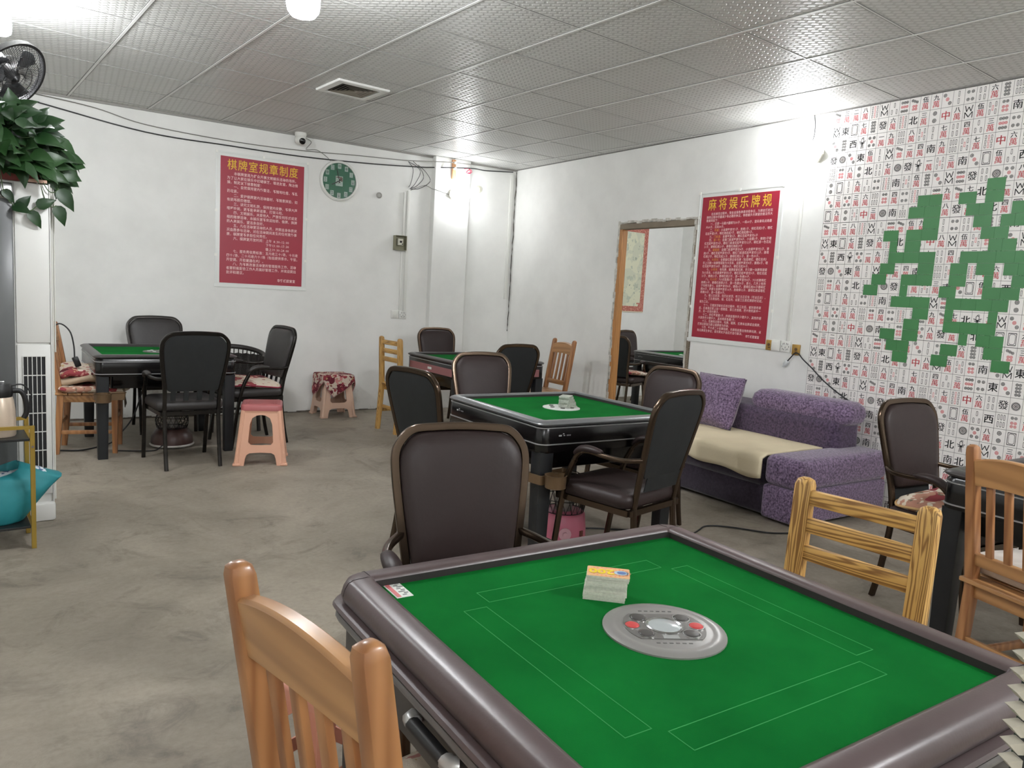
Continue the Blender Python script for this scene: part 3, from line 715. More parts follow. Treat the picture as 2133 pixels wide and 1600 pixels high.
# pack of cards
def card_pack(name, label, loc, rz, n, w, d, h, jit, top, matc):
    t = thing(name, label, 'cards', loc, rz)
    b = B(); z = 0
    for i in range(n):
        hh = h/n; dx = jit[0]*i/n+random.uniform(-.002, .002); dy = jit[1]*i/n+random.uniform(-.002, .002)
        b.box((dx, dy, z+hh/2), (w-random.uniform(0, .003), d-random.uniform(0, .003), hh*.94), Matrix.Rotation(jit[2]*i/n+random.uniform(-.02, .02), 4, 'Z')); z += hh
    obj('cards', b, matc, t, 0)
    m = T((jit[0], jit[1], h), rz=jit[2])
    return t, m
CARD = mat('card_edges', (206, 208, 194), .7, var=.2, vscale=180)
p = TM @ Vector((.000, .175, .7345))
ck, m = card_pack('card_pack', 'thick pack of orange backed cards on the nearest green felt', p, math.radians(-47), 9, .088, .055, .05, (.004, .006, .03), True, CARD)
b = B(); b.prism(rrect(.044, .0275, .004, 3), m, .0008); tp = obj('top_card', b, mat('card_orange', (226, 178, 128), .5), ck, 0)
b = B(); b.mi = 0
put_text(b, '200', m @ T((-.014, 0, .0016), rz=PI), .036, .03, 0, 1)
v, f = ring(.027, .0, 0, .013, 20, 1.2); b.mesh(v, f, 1, m @ T((0, 0, .0012)))
v, f = ring(.027, .0, 0, .008, 16, 1.2); b.mesh(v, f, 2, m @ T((0, 0, .0016)))
for k in range(26):
    a = 2*PI*k/26; v, f = ring((.040)*math.cos(a), .024*math.sin(a), .0, .0022, 6); b.mesh(v, f, 3, m @ T((0, 0, .0012)))
for k in range(14):
    a = 2*PI*k/14; v, f = ring(.027+.018*math.cos(a), .015*math.sin(a), .0, .002, 6); b.mesh(v, f, 3, m @ T((0, 0, .0012)))
obj('print', b, [mat('card_yellow', (234, 206, 40), .5), mat('card_pale_blue', (176, 196, 206), .5), mat('card_blue', (96, 124, 176), .5), mat('card_coral', (226, 128, 98), .5)], tp, 0)
ck2, m = card_pack('card_pack', 'loose grey pile of cards on the middle table disc', (2.815, 3.075, .7415), .2, 9, .10, .058, .065, (-.025, .0, .5), True, mat('card_grey', (186, 190, 178), .7, var=.35, vscale=120))
# clip-on cup holders
def cup_holder(label, loc, rz):
    t = thing('cup_holder', label, 'cup holder', loc, rz); m_ = mat('bronze_plastic', (112, 90, 66), .3, .3)
    b = B(); b.lathe([(.045, -.03), (.05, -.028), (.052, .03), (.055, .034), (.05, .034), (.047, -.02), (.0, -.021)], (0, -.098, 0), 24, cap1=False); obj('cup', b, m_, t, 40)
    b = B(); b.loft([(.05, .028, .012, -.02), (.055, .03, .012, .028), (.06, .034, .014, .032), (.052, .028, .012, .032), (.048, .024, .01, -.01)], .09, -.04, cap1=False); obj('tray', b, m_, t, 40)
    b = B()
    for r0, r1 in ((.0, 0),): b.loft([(.052, .052, .01, -.022), (.052, .052, .01, .022), (.042, .042, .008, .022), (.042, .042, .008, -.022)], cap0=False, cap1=False, loop=True)
    obj('clamp', b, m_, t, 40)
    return t
def tleg(c, rz, hs, sx, sy):
    v = Matrix.Rotation(math.radians(rz), 4, 'Z') @ Vector((sx*(hs-.055), sy*(hs-.055), 0)); return (c[0]+v.x, c[1]+v.y)
x, y = tleg((2.79, 3.10), -4.5, .47, -1, -1); cup_holder('bronze cup holder clipped to a leg of the middle table', (x, y, .472), .1)
x, y = tleg((1.44, 6.39), -3, .49, -1, -1); cup_holder('bronze cup holder clipped to a leg of the left table', (x, y, .455), -.1)
# ------------------------------------------------------------------ wooden chairs
OAK = wood('light_oiled_wood', (122, 76, 44), (172, 122, 78), 'Z', .8, .38, 5, .35, 4, .05, .75)
BURNT = wood('scorched_pine', (138, 98, 48), (206, 164, 94), 'Z', 2.2, .5, 8, .15, 3, .05, .3)
BURNTX = wood('scorched_pine_rail', (128, 88, 42), (208, 164, 92), 'X', 1.9, .5, 6, .15, 4, .05, .45)
OAKX = wood('light_oiled_rail', (132, 88, 50), (182, 136, 88), 'X', .8, .38, 5, .35, 4, .05, .75)
def wooden_chair(name, label, slats, w=.37, h=.94, seatz=.45, cat='chair'):
    """slats>0: arched top rail with upright slats; slats=0: three flat cross rails (ladder back)"""
    t = thing(name, label, cat); V, X = (OAK, OAKX) if slats else (BURNT, BURNTX)
    g = 'slat' if slats else 'ladder'
    yb = lambda z: -.17-.085*max(0, (z-.42)/(h-.42)) if slats else -.19-.02*max(0, (z-.42)/(h-.42))
    hw = w/2-.022
    pw, pd = (.034, .046) if slats else (.052, .040)
    for s in (-1, 1):
        b = B(); zz = [0, .2, .42, .6, .8, h-.02, h-.006, h]; k = [.85, .95, 1, 1, .96, .9, .75, .4]
        R = []
        for z, q in zip(zz, k):
            yy = yb(z)+( -.03*(1-z/.42)**1.2 if z < .42 else 0)
            R.append([Vector((s*hw+x*(1 if z < h-.03 else q/.9), yy+y, z)) for x, y in rrect(pw/2, pd/2*q, .008, 2)])
        b.ring_faces(R); obj('back_post', b, V, t, 40)
        b = B(); b.loft([(.017, .017, .004, 0), (.021, .021, .005, .25), (.021, .021, .005, seatz-.02)], s*hw, .18, n=2); obj('leg', b, V, t, 40)
        for z in (.12,) if slats else (.14,):
            b = B(); b.bar((s*hw, -.18, z+.04), (s*hw, .18, z+.04), .018, .028, bev=.003); obj('stretcher', b, V, t, 40)
    b = B(); b.bar((-hw, .18, .26), (hw, .18, .26), .018, .03, bev=.003); obj('stretcher', b, X, t, 40)
    b = B(); b.bar((-hw, -.185, .22), (hw, -.185, .22), .018, .03, bev=.003); obj('stretcher', b, X, t, 40)
    b = B()
    for k in range(5): b.box((0, -.165+.089*k, seatz-.009), (w+.01, .085, .018), bev=.005)
    obj('seat', b, X, t, 40)
    b = B()
    for y in (-.17, .18): b.box((0, y, seatz-.045), (w-.05, .018, .05), bev=.003)
    for s in (-1, 1): b.box((s*hw, .005, seatz-.045), (.018, .32, .05), bev=.003)
    obj('apron', b, X, t, 40)
    if slats:
        b = B(); n = 12; R = []
        for i in range(n+1):
            x = -hw+2*hw*i/n; q = x/hw; zt = h-.055+.028*(1-q*q); zb_ = h-.145+.012*(1-q*q); c = -.006*(1-q*q)
            R.append([Vector((x, yb(z)+y+c, z)) for y, z in ((-.013, zb_), (.013, zb_), (.016, zt-.006), (.010, zt), (-.010, zt), (-.016, zt-.006))])
        b.ring_faces(R); obj('top_rail', b, X, t, 40)
        z0 = .525
        b = B(); b.box((0, yb(z0), z0), (2*hw, .022, .045), Matrix.Rotation(.16, 4, 'X'), .004); obj('lower_rail', b, X, t, 40)
        for k in range(slats):
            x = -hw+2*hw*(k+1)/(slats+1); b = B(); b.bar((x, yb(z0), z0), (x, yb(h-.12), h-.12), .026, .014, (0, 1, 0), bev=.003); obj('slat', b, V, t, 40)
    else:
        for z in (h-.052, h-.130, h-.208):
            b = B(); b.box((0, yb(z)+.003, z), (2*hw, .022, .043), Matrix.Rotation(.04, 4, 'X'), .005); obj('back_rail', b, X, t, 40)
    return t
GW = 'wooden chairs'
wF = wooden_chair('wooden_chair', 'slatted wooden chair nearest the camera, left of the nearest table', 4, .37, .94); wF['group'] = GW
at(wF, .626, .944, -82)
more(wF, 3.04, .80, -107, 'slatted wooden chair with a rolled white cushion at the right table', GW, .985)
more(wF, 4.66, 5.50, 84, 'slatted wooden chair against the right wall beyond the far table', GW)
more(wF, .965, 6.35, -106, 'wooden chair piled with cushions at the left end of the left table', GW, 1.01)
wM = wooden_chair('wooden_chair', 'yellow scorched pine chair with three back rails right of the nearest table', 0, .375, .885); wM['group'] = GW
at(wM, 1.745, .945, 92)
more(wM, 3.61, 6.20, -88, 'scorched pine chair with three back rails left of the far table', GW)
# ------------------------------------------------------------------ plastic stools
def plastic_stool(name, label, loc, rz, h, base_m, top_m):
    t = thing(name, label, 'stool', (*loc, 0), math.radians(rz))
    a0, a1, zt = .178, .135, h-.045
    b = B(); o = lambda z: a0-(a0-a1)*z/zt
    poly = [(-o(0), 0), (-o(0)+.062, 0), (-.108, .05), (-.098, .078), (-.075, .092), (0, .096), (0, .150), (-.070, .152), (-.088, .17), (-.078, zt-.10), (-.062, zt-.055), (-.03, zt-.035), (0, zt-.03), (0, zt), (-o(zt), zt)]
    for k in range(4):
        R = Matrix.Rotation(k*PI/2, 4, 'Z')
        for s in (1, -1):
            f0 = [R @ Vector((s*x, -o(z), z)) for x, z in poly]; f1 = [R @ Vector((s*x*.97, -o(z)+.008, z)) for x, z in poly]
            n = len(poly); b.mesh(f0+f1, [tuple(range(n)), tuple(range(2*n-1, n-1, -1))]+[(i, (i+1) % n, n+(i+1) % n, n+i) for i in range(n)])
        # rounded corner post with a foot
        P = [R @ Vector((-o(z)+.012, -o(z)+.012, z)) for z in np.linspace(.0, zt, 6)]
        b.sweep(P, .036, .036, up=(0, 1, 0), n=10, taper=[1.15, 1.0, 1, 1, 1, 1])
        b.box(R @ Vector((-o(.01)+.012, -o(.01)+.012, .009)), (.052, .052, .018), bev=.006)
    b.loft([(a1+.002, a1+.002, .03, zt-.02), (a1+.004, a1+.004, .03, zt), (a1-.02, a1-.02, .02, zt+.001)]); obj('body', b, base_m, t, 35)
    b = B(); q = a1+.008
    b.loft([(q, q, .035, zt), (q, q, .035, h-.012), (q-.006, q-.006, .032, h-.003), (q-.02, q-.02, .03, h), (.02, .02, .01, h)]); tp = obj('top', b, top_m, t, 45)
    b = B()
    for k in range(4):
        for s in (-1, 1): b.box((s*(.07+.012*k), 0, h+.001), (.004, .2, .003), bev=.001)
    obj('ridges', b, top_m, tp, 45)
    return t
PEACH = mat('peach_plastic', (216, 166, 140), .35); ROSE = mat('rose_plastic', (166, 92, 92), .4); SAND = mat('beige_plastic', (206, 172, 150), .4)
plastic_stool('plastic_stool', 'peach plastic stool with dusty rose seat beside the left table', (1.965, 5.50), -22, .445, PEACH, ROSE)
plastic_stool('plastic_stool', 'beige plastic stool under a red flowered towel by the back wall', (3.30, 7.18), -4, .42, SAND, SAND)
lo = plastic_stool('plastic_stool', 'low salmon stool seen between the slats of the nearest wooden chair', (.80, 1.75), 20, .40, mat('salmon_plastic', (206, 138, 116), .4), mat('salmon_top', (204, 140, 120), .4))
lo.scale = (.62, .62, .8)
b = B(); b.loft([(.085, .06, .02, 0), (.09, .065, .02, .02), (.085, .06, .02, .045), (.03, .02, .01, .052)], m=T((.80, 1.75, .321), rz=.3, s=.8)); tag(obj('paper_pack', b, mat('paper_white', (222, 222, 216), .7, bump=1, bscale=15), ang=60), 'white paper packet on the low salmon stool behind the nearest wooden chair', 'packet')
# ------------------------------------------------------------------ cushions, cloths
FLOR = voronoi_pattern('red_floral_cloth', (222, 208, 190), [((150, 62, 68), 9, .56), ((96, 20, 34), 5, .60), ((196, 140, 130), 22, .62), ((206, 180, 130), 30, .66)])
FLOR2 = voronoi_pattern('pale_floral_cloth', (216, 204, 186), [((178, 130, 110), 12, .55), ((150, 60, 66), 9, .62), ((120, 104, 84), 26, .63)])
TOWEL = voronoi_pattern('floral_towel', (196, 180, 164), [((100, 26, 40), 11, .485), ((190, 124, 120), 24, .60), ((140, 52, 60), 19, .60), ((164, 136, 96), 40, .66)])
WCUSH = mat('white_cushion', (214, 206, 198), .85, bump=.3, bscale=30, var=.1)
PIPE_ = mat('cushion_piping', (160, 110, 120), .8)
def pad(name, label, cat, loc, rz, hx, hy, th, m, edge=None, wav=.012, group=None, tilt=(0, 0), r=.06):
    """soft cushion: rounded square, puffed, slightly wavy edge"""
    ph = random.uniform(0, 6)
    t = thing(name, label, cat, loc, math.radians(rz), group, tilt[0], tilt[1])
    def rg(s, z):
        out = []
        for i, (x, y) in enumerate(rrect(hx, hy, r, 8)):
            a = math.atan2(y, x); out.append(Vector((x*s, y*s, z+wav*s*s*math.sin(3*a+ph)+wav*.6*s*math.sin(5*a+ph*2))))
        return out
    b = B(); b.ring_faces([rg(.5, .0), rg(.93, .002), rg(1, th*.4), rg(.97, th*.75), rg(.85, th*.95), rg(.5, th*1.05), rg(.12, th*1.08)]); c = obj('cover', b, m, t, 70)
    if edge: b = B(); b.sweep(rg(1.005, th*.42), .012, .012, n=6, closed=True); obj('piping', b, edge, c, 70)
    return t
def loc_on(o, x, y, z):
    p = Matrix.Rotation(o.rotation_euler.z, 4, 'Z') @ Vector((x, y, 0)); return (o.location.x+p.x, o.location.y+p.y, z)
byl = {o['label']: o for o in bpy.data.objects if 'label' in o and o.parent is None}
ch = lambda s: next(o for l, o in byl.items() if l.startswith(s))
GC = 'seat cushions'
c = ch('black armchair with a red'); pad('seat_cushion', 'red flowered cushion on the black armchair right of the left table', 'cushion', loc_on(c, 0, -.02, .49), 96, .21, .20, .04, FLOR, mat('crimson_edge', (140, 40, 62), .8), .022, GC)
c = ch('brown vinyl armchair with a flowered'); pad('seat_cushion', 'flowered cushion on the armchair beside the purple sofa arm', 'cushion', loc_on(c, 0, .0, .49), 169, .21, .20, .055, FLOR2, mat('tan_edge', (196, 160, 110), .8), .02, GC)
c = ch('dark armchair with a flowered'); pad('seat_cushion', 'brown flowered cushion on the armchair just inside the doorway', 'cushion', loc_on(c, 0, .02, .49), -80, .24, .23, .05, FLOR2, None, .02, GC)
c = ch('slatted wooden chair with a rolled'); pad('seat_cushion', 'white rolled cushion on the slatted chair at the right table', 'cushion', loc_on(c, .0, .015, .455), -107, .215, .17, .075, WCUSH, mat('mauve_edge', (176, 130, 150), .8), .008, GC)
c = ch('slatted wooden chair nearest'); pad('seat_cushion', 'dark red flowered cushion on the nearest wooden chair', 'cushion', loc_on(c, 0, .06, .455), -82, .185, .15, .04, FLOR, None, .008, GC)
c = ch('wooden chair piled')
pad('seat_cushion', 'lowest beige cushion of the pile on the leftmost wooden chair', 'cushion', loc_on(c, -.0, .04, .455), -100, .21, .24, .045, FLOR2, None, .018, GC)
pad('seat_cushion', 'folded tan cushion, second of the pile on the leftmost wooden chair', 'cushion', loc_on(c, 0, -.05, .515), -112, .18, .15, .05, mat('tan_cloth', (186, 164, 140), .9, bump=.4, bscale=25, var=.25), None, .02, GC)
pad('seat_cushion', 'pink flowered cushion topmost of the pile on the leftmost wooden chair', 'cushion', loc_on(c, 0, -.06, .58), -98, .17, .14, .05, FLOR, None, .02, GC, (0, .12))
# old jacket hanging over the far edge of that chair's seat
def drape(name, label, cat, loc, rz, hx, hy, top, fall, m, edge=None, rot=0):
    """cloth lying on a flat top of half size hx, hy and hanging down its sides; rot turns the cloth on the top"""
    cr, sr = math.cos(rot), math.sin(rot); n = 44; ext = fall[0]
    def fn(i, j):
        u, v = (i*2-1)*ext, (j*2-1)*ext; x, y = u*cr-v*sr, u*sr+v*cr
        cx, cy = max(-hx, min(hx, x)), max(-hy, min(hy, y)); dx, dy = x-cx, y-cy; d = math.hypot(dx, dy)
        k = .12+.05*math.sin(9*math.atan2(y, x)+1); z = -d*.98+.004*math.sin(30*x)*math.sin(24*y)
        px = cx+dx*k+(.012 if d > 0 else 0)*(dx/d if d else 0); py = cy+dy*k+(.012 if d > 0 else 0)*(dy/d if d else 0)
        return Vector((px, py, z))
    t = thing(name, label, cat, (*loc, top), math.radians(rz))
    b = B(); b.grid(fn, n, n); o = obj('cloth', b, m, t, 80)
    s = o.modifiers.new('t', 'SOLIDIFY'); s.thickness = .006; s.offset = 1
    if edge:
        L_ = [fn(k/40, 0) for k in range(40)]+[fn(1, k/40) for k in range(40)]+[fn(1-k/40, 1) for k in range(40)]+[fn(0, 1-k/40) for k in range(40)]
        b = B(); b.sweep(L_, .010, .010, n=6, closed=True); obj('hem', b, edge, o, 80)
    return t
drape('floral_towel', 'dark red flowered towel draped over the beige stool by the back wall', 'towel', (3.30, 7.18), -4, .146, .146, .428, (.265,), TOWEL, mat('towel_hem', (186, 130, 132), .9), .62)
drape('old_cloth', 'dark grey cloth hanging over the front of the leftmost wooden chair seat', 'cloth', loc_on(c, -.06, .13, 0)[:2], -100, .10, .07, .462, (.17,), mat('grey_cloth', (92, 84, 74), .95, bump=.4, bscale=25, var=.3), None, .3)
# ------------------------------------------------------------------ sofa
def velvet(name, c1, c2, sc=26):
    m = mat(name, c1, .9, spec=.15, bump=.25, bscale=120, var=1, vscale=sc, c2=c2, sheen=.35, detail=8); return m
VEL = velvet('purple_velvet', (150, 128, 158), (56, 45, 64), 80); VELD = velvet('dark_purple_velvet', (58, 49, 62), (42, 35, 46), 60)  # pale tone of VEL paints the highlight specks into the colour
SX, SY, SRZ = 5.178, 2.375, -WB
sofa = thing('sofa', 'purple velvet sofa along the right wall below the wallpaper', 'sofa', (SX, SY, 0), SRZ)
def soft(d, r=.05): return dict(bev=r, seg=5)
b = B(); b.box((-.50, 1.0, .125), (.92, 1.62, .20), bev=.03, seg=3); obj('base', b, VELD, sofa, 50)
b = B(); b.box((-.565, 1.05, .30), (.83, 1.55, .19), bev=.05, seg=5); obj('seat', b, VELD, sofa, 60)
b = B(); b.box((-.50, .135, .13), (.97, .27, .22), bev=.025, seg=4); b.box((-.50, .135, .335), (.985, .275, .20), bev=.055, seg=6); obj('armrest', b, VEL, sofa, 60)
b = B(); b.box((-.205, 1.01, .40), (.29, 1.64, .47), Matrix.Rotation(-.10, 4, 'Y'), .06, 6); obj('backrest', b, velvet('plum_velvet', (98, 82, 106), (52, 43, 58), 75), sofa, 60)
b = B(); b.loft([(.11, .36, .06, -.05), (.135, .40, .08, -.02), (.145, .415, .09, .03), (.135, .405, .09, .075), (.10, .37, .07, .108), (.03, .30, .02, .118)], -.20, .55, m=Matrix.Translation((0, 0, .635)), n=6); obj('headrest', b, VEL, sofa, 60)
for y in (.25, 1.7):
    for x in (-.88, -.1): b = B(); b.box((x, y, .015), (.05, .05, .03)); obj('foot', b, BLACK, sofa, 0)
def sofa_pt(x, y, z): v = Matrix.Rotation(SRZ, 4, 'Z') @ Vector((x, y, z)); return (SX+v.x, SY+v.y, z)
t = thing('throw_pillow', 'square purple velvet pillow leaning on the far end of the sofa', 'pillow', sofa_pt(-.50, 1.20, .415), SRZ, None, 0, .34)
def pil(u, v):
    a, c = u*2-1, v*2-1; e = (1-a**4)*(1-c**4)
    return a, c, e
b = B(); n = 18
for s in (1, -1):
    def fn(u, v):
        a, c, e = pil(u, v); k = 1-.06*(1-abs(a))*abs(c)**2-.06*(1-abs(c))*abs(a)**2
        return Vector((s*(.012+.085*e**.6), a*.225*k, .215+c*.205*k))
    b.grid(fn, n, n)
bmesh.ops.remove_doubles(b.b, verts=b.b.verts, dist=.002); obj('cover', b, VEL, t, 70)
b = B(); b.sweep([Vector((0, y, .215+z)) for y, z in rrect(.219, .199, .03, 4)], .012, .03, up=(1, 0, 0), n=6, closed=True); obj('piping', b, VEL, t, 70)
def thr(u, v):
    y = .285+u*1.33; L = v*.70
    edge = .06+.05*math.sin(u*9)+.04*math.sin(u*17+1)
    x0 = -.34-L
    z = .412+.005*math.sin(u*22)*math.sin(v*9)
    over = max(0, L-(.625)); hang = over*(1.2+edge*6)
    if x0 < -.965: x0 = -.995
    return Vector((x0-.004*math.sin(u*19), y+.01*math.sin(v*5), z-(hang if L > .625 else 0)-(.012 if L > .62 else 0)))
t = thing('throw_blanket', 'cream throw spread over the purple sofa seat', 'blanket', (SX, SY, 0), SRZ)
b = B(); b.grid(thr, 60, 40); o = obj('cloth', b, mat('cream_throw', (226, 212, 180), .9, bump=.25, bscale=60, var=.06), t, 70); s_ = o.modifiers.new('t', 'SOLIDIFY'); s_.thickness = .012; s_.offset = 1
# ------------------------------------------------------------------ wicker armchair behind the left table
wk = thing('wicker_armchair', 'dark woven rattan armchair behind the right end of the left table', 'armchair', (2.17, 6.86, 0), math.radians(172))
RAT = mat('dark_rattan', (40, 35, 32), .5, bump=.5, bscale=60, var=.3, vscale=40)
b = B(); b.loft([(.20, .20, .06, .36), (.22, .22, .07, .38), (.22, .22, .07, .41), (.2, .2, .06, .425)]); obj('seat', b, RAT, wk, 50)
arc = [(.27*math.cos(a), -.02-.25*math.sin(a)) for a in np.linspace(-.55, PI+.55, 30)]
zt_ = lambda i: .64+.075*math.sin(PI*i/29)**1.5
b = B(); b.sweep([Vector((x*1.05, y*1.05, zt_(i))) for i, (x, y) in enumerate(arc)], .045, .045, n=10); obj('top_rail', b, RAT, wk, 60)
b = B()
for i, (x, y) in enumerate(arc):
    for q in range(3): b.sweep([Vector((x*.86, y*.86, .40)), Vector((x*(.98+.004*q), y*.98, .55)), Vector((x*1.03, y*1.03, zt_(i)))], .010, .010, n=5)
for z in np.linspace(.43, .65, 24): b.sweep([Vector((x*(.86+.5*(z-.4)), y*(.86+.5*(z-.4)), z+.004*(-1)**i)) for i, (x, y) in enumerate(arc[3:-3])], .012, .010, n=5)
obj('woven_back', b, RAT, wk, 60)
for sx in (-1, 1):
    for y in (-.17, .18): b = B(); b.sweep([Vector((sx*.17, y, .38)), Vector((sx*.19, y*1.1, .2)), Vector((sx*.20, y*1.18, 0))], .036, .036, n=8); obj('leg', b, RAT, wk, 60)
b = B()
for q in ((.185, -.18, .185, .19), (-.185, -.18, -.185, .19), (-.185, .0, .185, .0)): b.bar((q[0], q[1], .17), (q[2], q[3], .17), .02, .02)
obj('stretcher', b, RAT, wk, 60)
# ------------------------------------------------------------------ heaters under the tables
WIRE = mat('dark_wire', (40, 40, 42), .35, .6)
def cage(b, r, z0, z1, n=20, rings=(0, .35, .7, 1), top=True, w=.0035):
    pr = lambda q: r*(.98+.10*math.sin(PI*min(q*1.15, 1)))*(1 if q < .8 else 1-.9*(q-.8)**1.2*2.2)
    for k in range(n):
        a = 2*PI*k/n
        for tw in (.5, -.5):
            b.sweep([Vector((pr(q)*math.cos(a+tw*q), pr(q)*math.sin(a+tw*q), z0+(z1-z0)*q)) for q in np.linspace(0, 1, 9)], w, w, n=4)
    for q in rings: b.sweep([Vector((pr(q)*math.cos(a), pr(q)*math.sin(a), z0+(z1-z0)*q)) for a in np.linspace(0, 2*PI, 28, endpoint=False)], w*1.4, w*1.4, n=5, closed=True)
    return b
def heater(label, loc, rz, hb, zt, rb, rt, mb, foot=None, dial=True):
    t = thing('heater', label, 'heater', (*loc, 0), rz)
    b = B(); b.lathe([(rb, .012), (rb, .03), (rb*.97, hb*.6), (rt*1.02, hb-.012), (rt*.9, hb), (.02, hb)], n=32); bo = obj('base', b, mb, t, 45)
    b = B()
    for k in range(4): b.lathe([(.014, 0), (.014, .013)], (rb*.75*math.cos(k*PI/2+.6), rb*.75*math.sin(k*PI/2+.6), 0), 10)
    if foot: b.lathe([(rb*1.03, .012), (rb*1.06, .02), (rb*1.0, .028)], n=32)
    obj('feet', b, foot or BLACK, t, 45)
    b = cage(B(), rt*.97, hb, zt); obj('wire_guard', b, WIRE, t, 60)
    b = B(); b.lathe([(rt*.4, hb), (rt*.42, zt-.03), (rt*.2, zt-.015)], n=16); obj('heating_element', b, mat('element_grey', (150, 150, 148), .3, .6), t, 45)
    b = B(); b.lathe([(rt*.56, zt-.028), (rt*.6, zt-.004), (rt*.5, zt+.004), (.01, zt+.006)], n=20); obj('top_cap', b, WIRE, t, 45)
    if dial:
        R = T((0, 0, 0), rz=math.radians(-125)) @ T((rb*.985, 0, hb*.52), ry=PI/2)
        b = B(); v, f = ring(0, 0, .022, .032, 24); b.prism([(.033*math.cos(a), .033*math.sin(a)) for a in np.linspace(0, 2*PI, 24, endpoint=False)], R, .004); b.lathe([(.014, 0), (.012, .018), (.002, .019)], n=14, m=R); obj('dial', b, mat('dial_pink', (226, 178, 190), .4), bo, 45)
        R = T((0, 0, 0), rz=math.radians(-80)) @ T((rb*.98, 0, hb*.5), ry=PI/2); b = B(); b.box((0, 0, 0), (.03, .022, .012), R); obj('switch', b, mat('switch_brown', (120, 70, 60), .5), bo, 0)
    return t
heater('pink cage heater under the middle table', (2.71, 2.94), 0, .205, .405, .130, .115, mat('pink_plastic', (216, 122, 146), .35))
heater('brown cage heater on the floor under the left table', (1.52, 6.26), 0, .15, .27, .155, .115, mat('brown_plastic', (70, 48, 44), .35), mat('pale_foot', (190, 186, 180), .5), False)
# ------------------------------------------------------------------ floor standing air conditioner
ac = thing('air_conditioner', 'white floor standing air conditioner with grey front panel at the left', 'air conditioner', (0, 0, 0))
ACW = mat('ac_white', (214, 214, 210), .35); ACG = mat('ac_grey_glass', (92, 94, 95), .25, spec=.5)
b = B(); b.box((.245, 4.79, .90), (.55, .37, 1.74), bev=.02, seg=3); b.box((.245, 4.78, .05), (.565, .41, .10), bev=.012); obj('cabinet', b, ACW, ac, 40)
b = B(); b.box((.235, 4.60, .93), (.25, .03, 1.50), bev=.006); obj('front_panel', b, ACG, ac, 40)
b = B(); b.box((.235, 4.60, 1.715), (.25, .03, .08), bev=.004); obj('air_outlet', b, CHROME, ac, 40)
b = B(); b.box((.442, 4.603, 1.36), (.150, .012, .81), bev=.004); b.box((.442, 4.603, .545), (.15, .012, .80), bev=.004); b.box((.521, 4.604, .92), (.006, .016, 1.70)); obj('side_panel', b, ACW, ac, 40)
b = B(); b.box((.442, 4.597, .535), (.10, .006, .70)); gr = obj('grille_opening', b, mat('grille_dark', (24, 24, 26), .6), ac, 0)
b = B()
for k in range(6): b.box((.392+.02*k, 4.592, .535), (.0035, .006, .70))
for k in range(8): b.box((.442, 4.591, .185+.1*k), (.102, .005, .005))
obj('grille', b, ACW, gr, 0)
b = B(); b.sweep([Vector((.533, 4.65, z)) for z in np.linspace(.1, 1.76, 3)], .012, .012, n=8); b.sweep([Vector((.545, 4.66, z)) for z in np.linspace(.9, 1.76, 3)], .008, .008, n=8); obj('drain_pipe', b, mat('pipe_white', (206, 206, 198), .5), ac, 60)
# ------------------------------------------------------------------ potted pothos on top of it
pt = thing('potted_pothos', 'trailing pothos in a long red pot on top of the air conditioner', 'plant', (.27, 4.72, 1.77))
POT = mat('red_brown_pot', (112, 46, 40), .5)
b = B(); b.loft([(.20, .10, .03, 0), (.235, .125, .04, .09), (.25, .135, .04, .095), (.25, .135, .04, .105), (.225, .11, .03, .105), (.20, .09, .03, .03)]); obj('pot', b, POT, pt, 40)
b = B(); b.box((.19, -.128, .008), (.10, .02, .016), bev=.003); obj('tray', b, mat('tray_pale', (196, 160, 140), .5), pt, 0)
b = B(); b.loft([(.22, .105, .03, .09), (.2, .09, .03, .097)]); obj('soil', b, mat('soil', (46, 36, 28), .95, bump=1, bscale=60), pt, 40)
LEAF = mat('pothos_leaf', (40, 70, 34), .4, spec=.35, var=1, vscale=5, c2=(22, 46, 24)); STEM = mat('pothos_stem', (72, 92, 58), .6)
def leaf(b, p, d, n, L, w):
    d = Vector(d).normalized(); n = Vector(n); s = d.cross(n)
    if s.length < .01: s = d.cross(Vector((1, 0, .2)))
    s.normalize(); n = s.cross(d); p = Vector(p)
    prof = [(0, .0, 0), (.06, .62, .0), (.22, .98, .02), (.42, .92, .03), (.65, .62, .0), (.85, .25, -.06), (1, .0, -.12)]
    c = []; l = []; r = []
    for t, q, z in prof:
        base = p+d*(L*t)+n*(z*L); c.append(base-n*.02*L); l.append(base+s*(w*q/2)+n*(.10*w*q)); r.append(base-s*(w*q/2)+n*(.10*w*q))
    c_ = [b.b.verts.new(x) for x in c]; l_ = [c_[0]]+[b.b.verts.new(x) for x in l[1:-1]]+[c_[-1]]; r_ = [c_[0]]+[b.b.verts.new(x) for x in r[1:-1]]+[c_[-1]]
    for i in range(len(prof)-1):
        for a in (l_, r_):
            q = []
            for v in (c_[i], c_[i+1], a[i+1], a[i]):
                if v not in q: q.append(v)
            if len(q) > 2: b.b.faces.new(q)
b = B(); bs = B(); rr = random.Random(4)
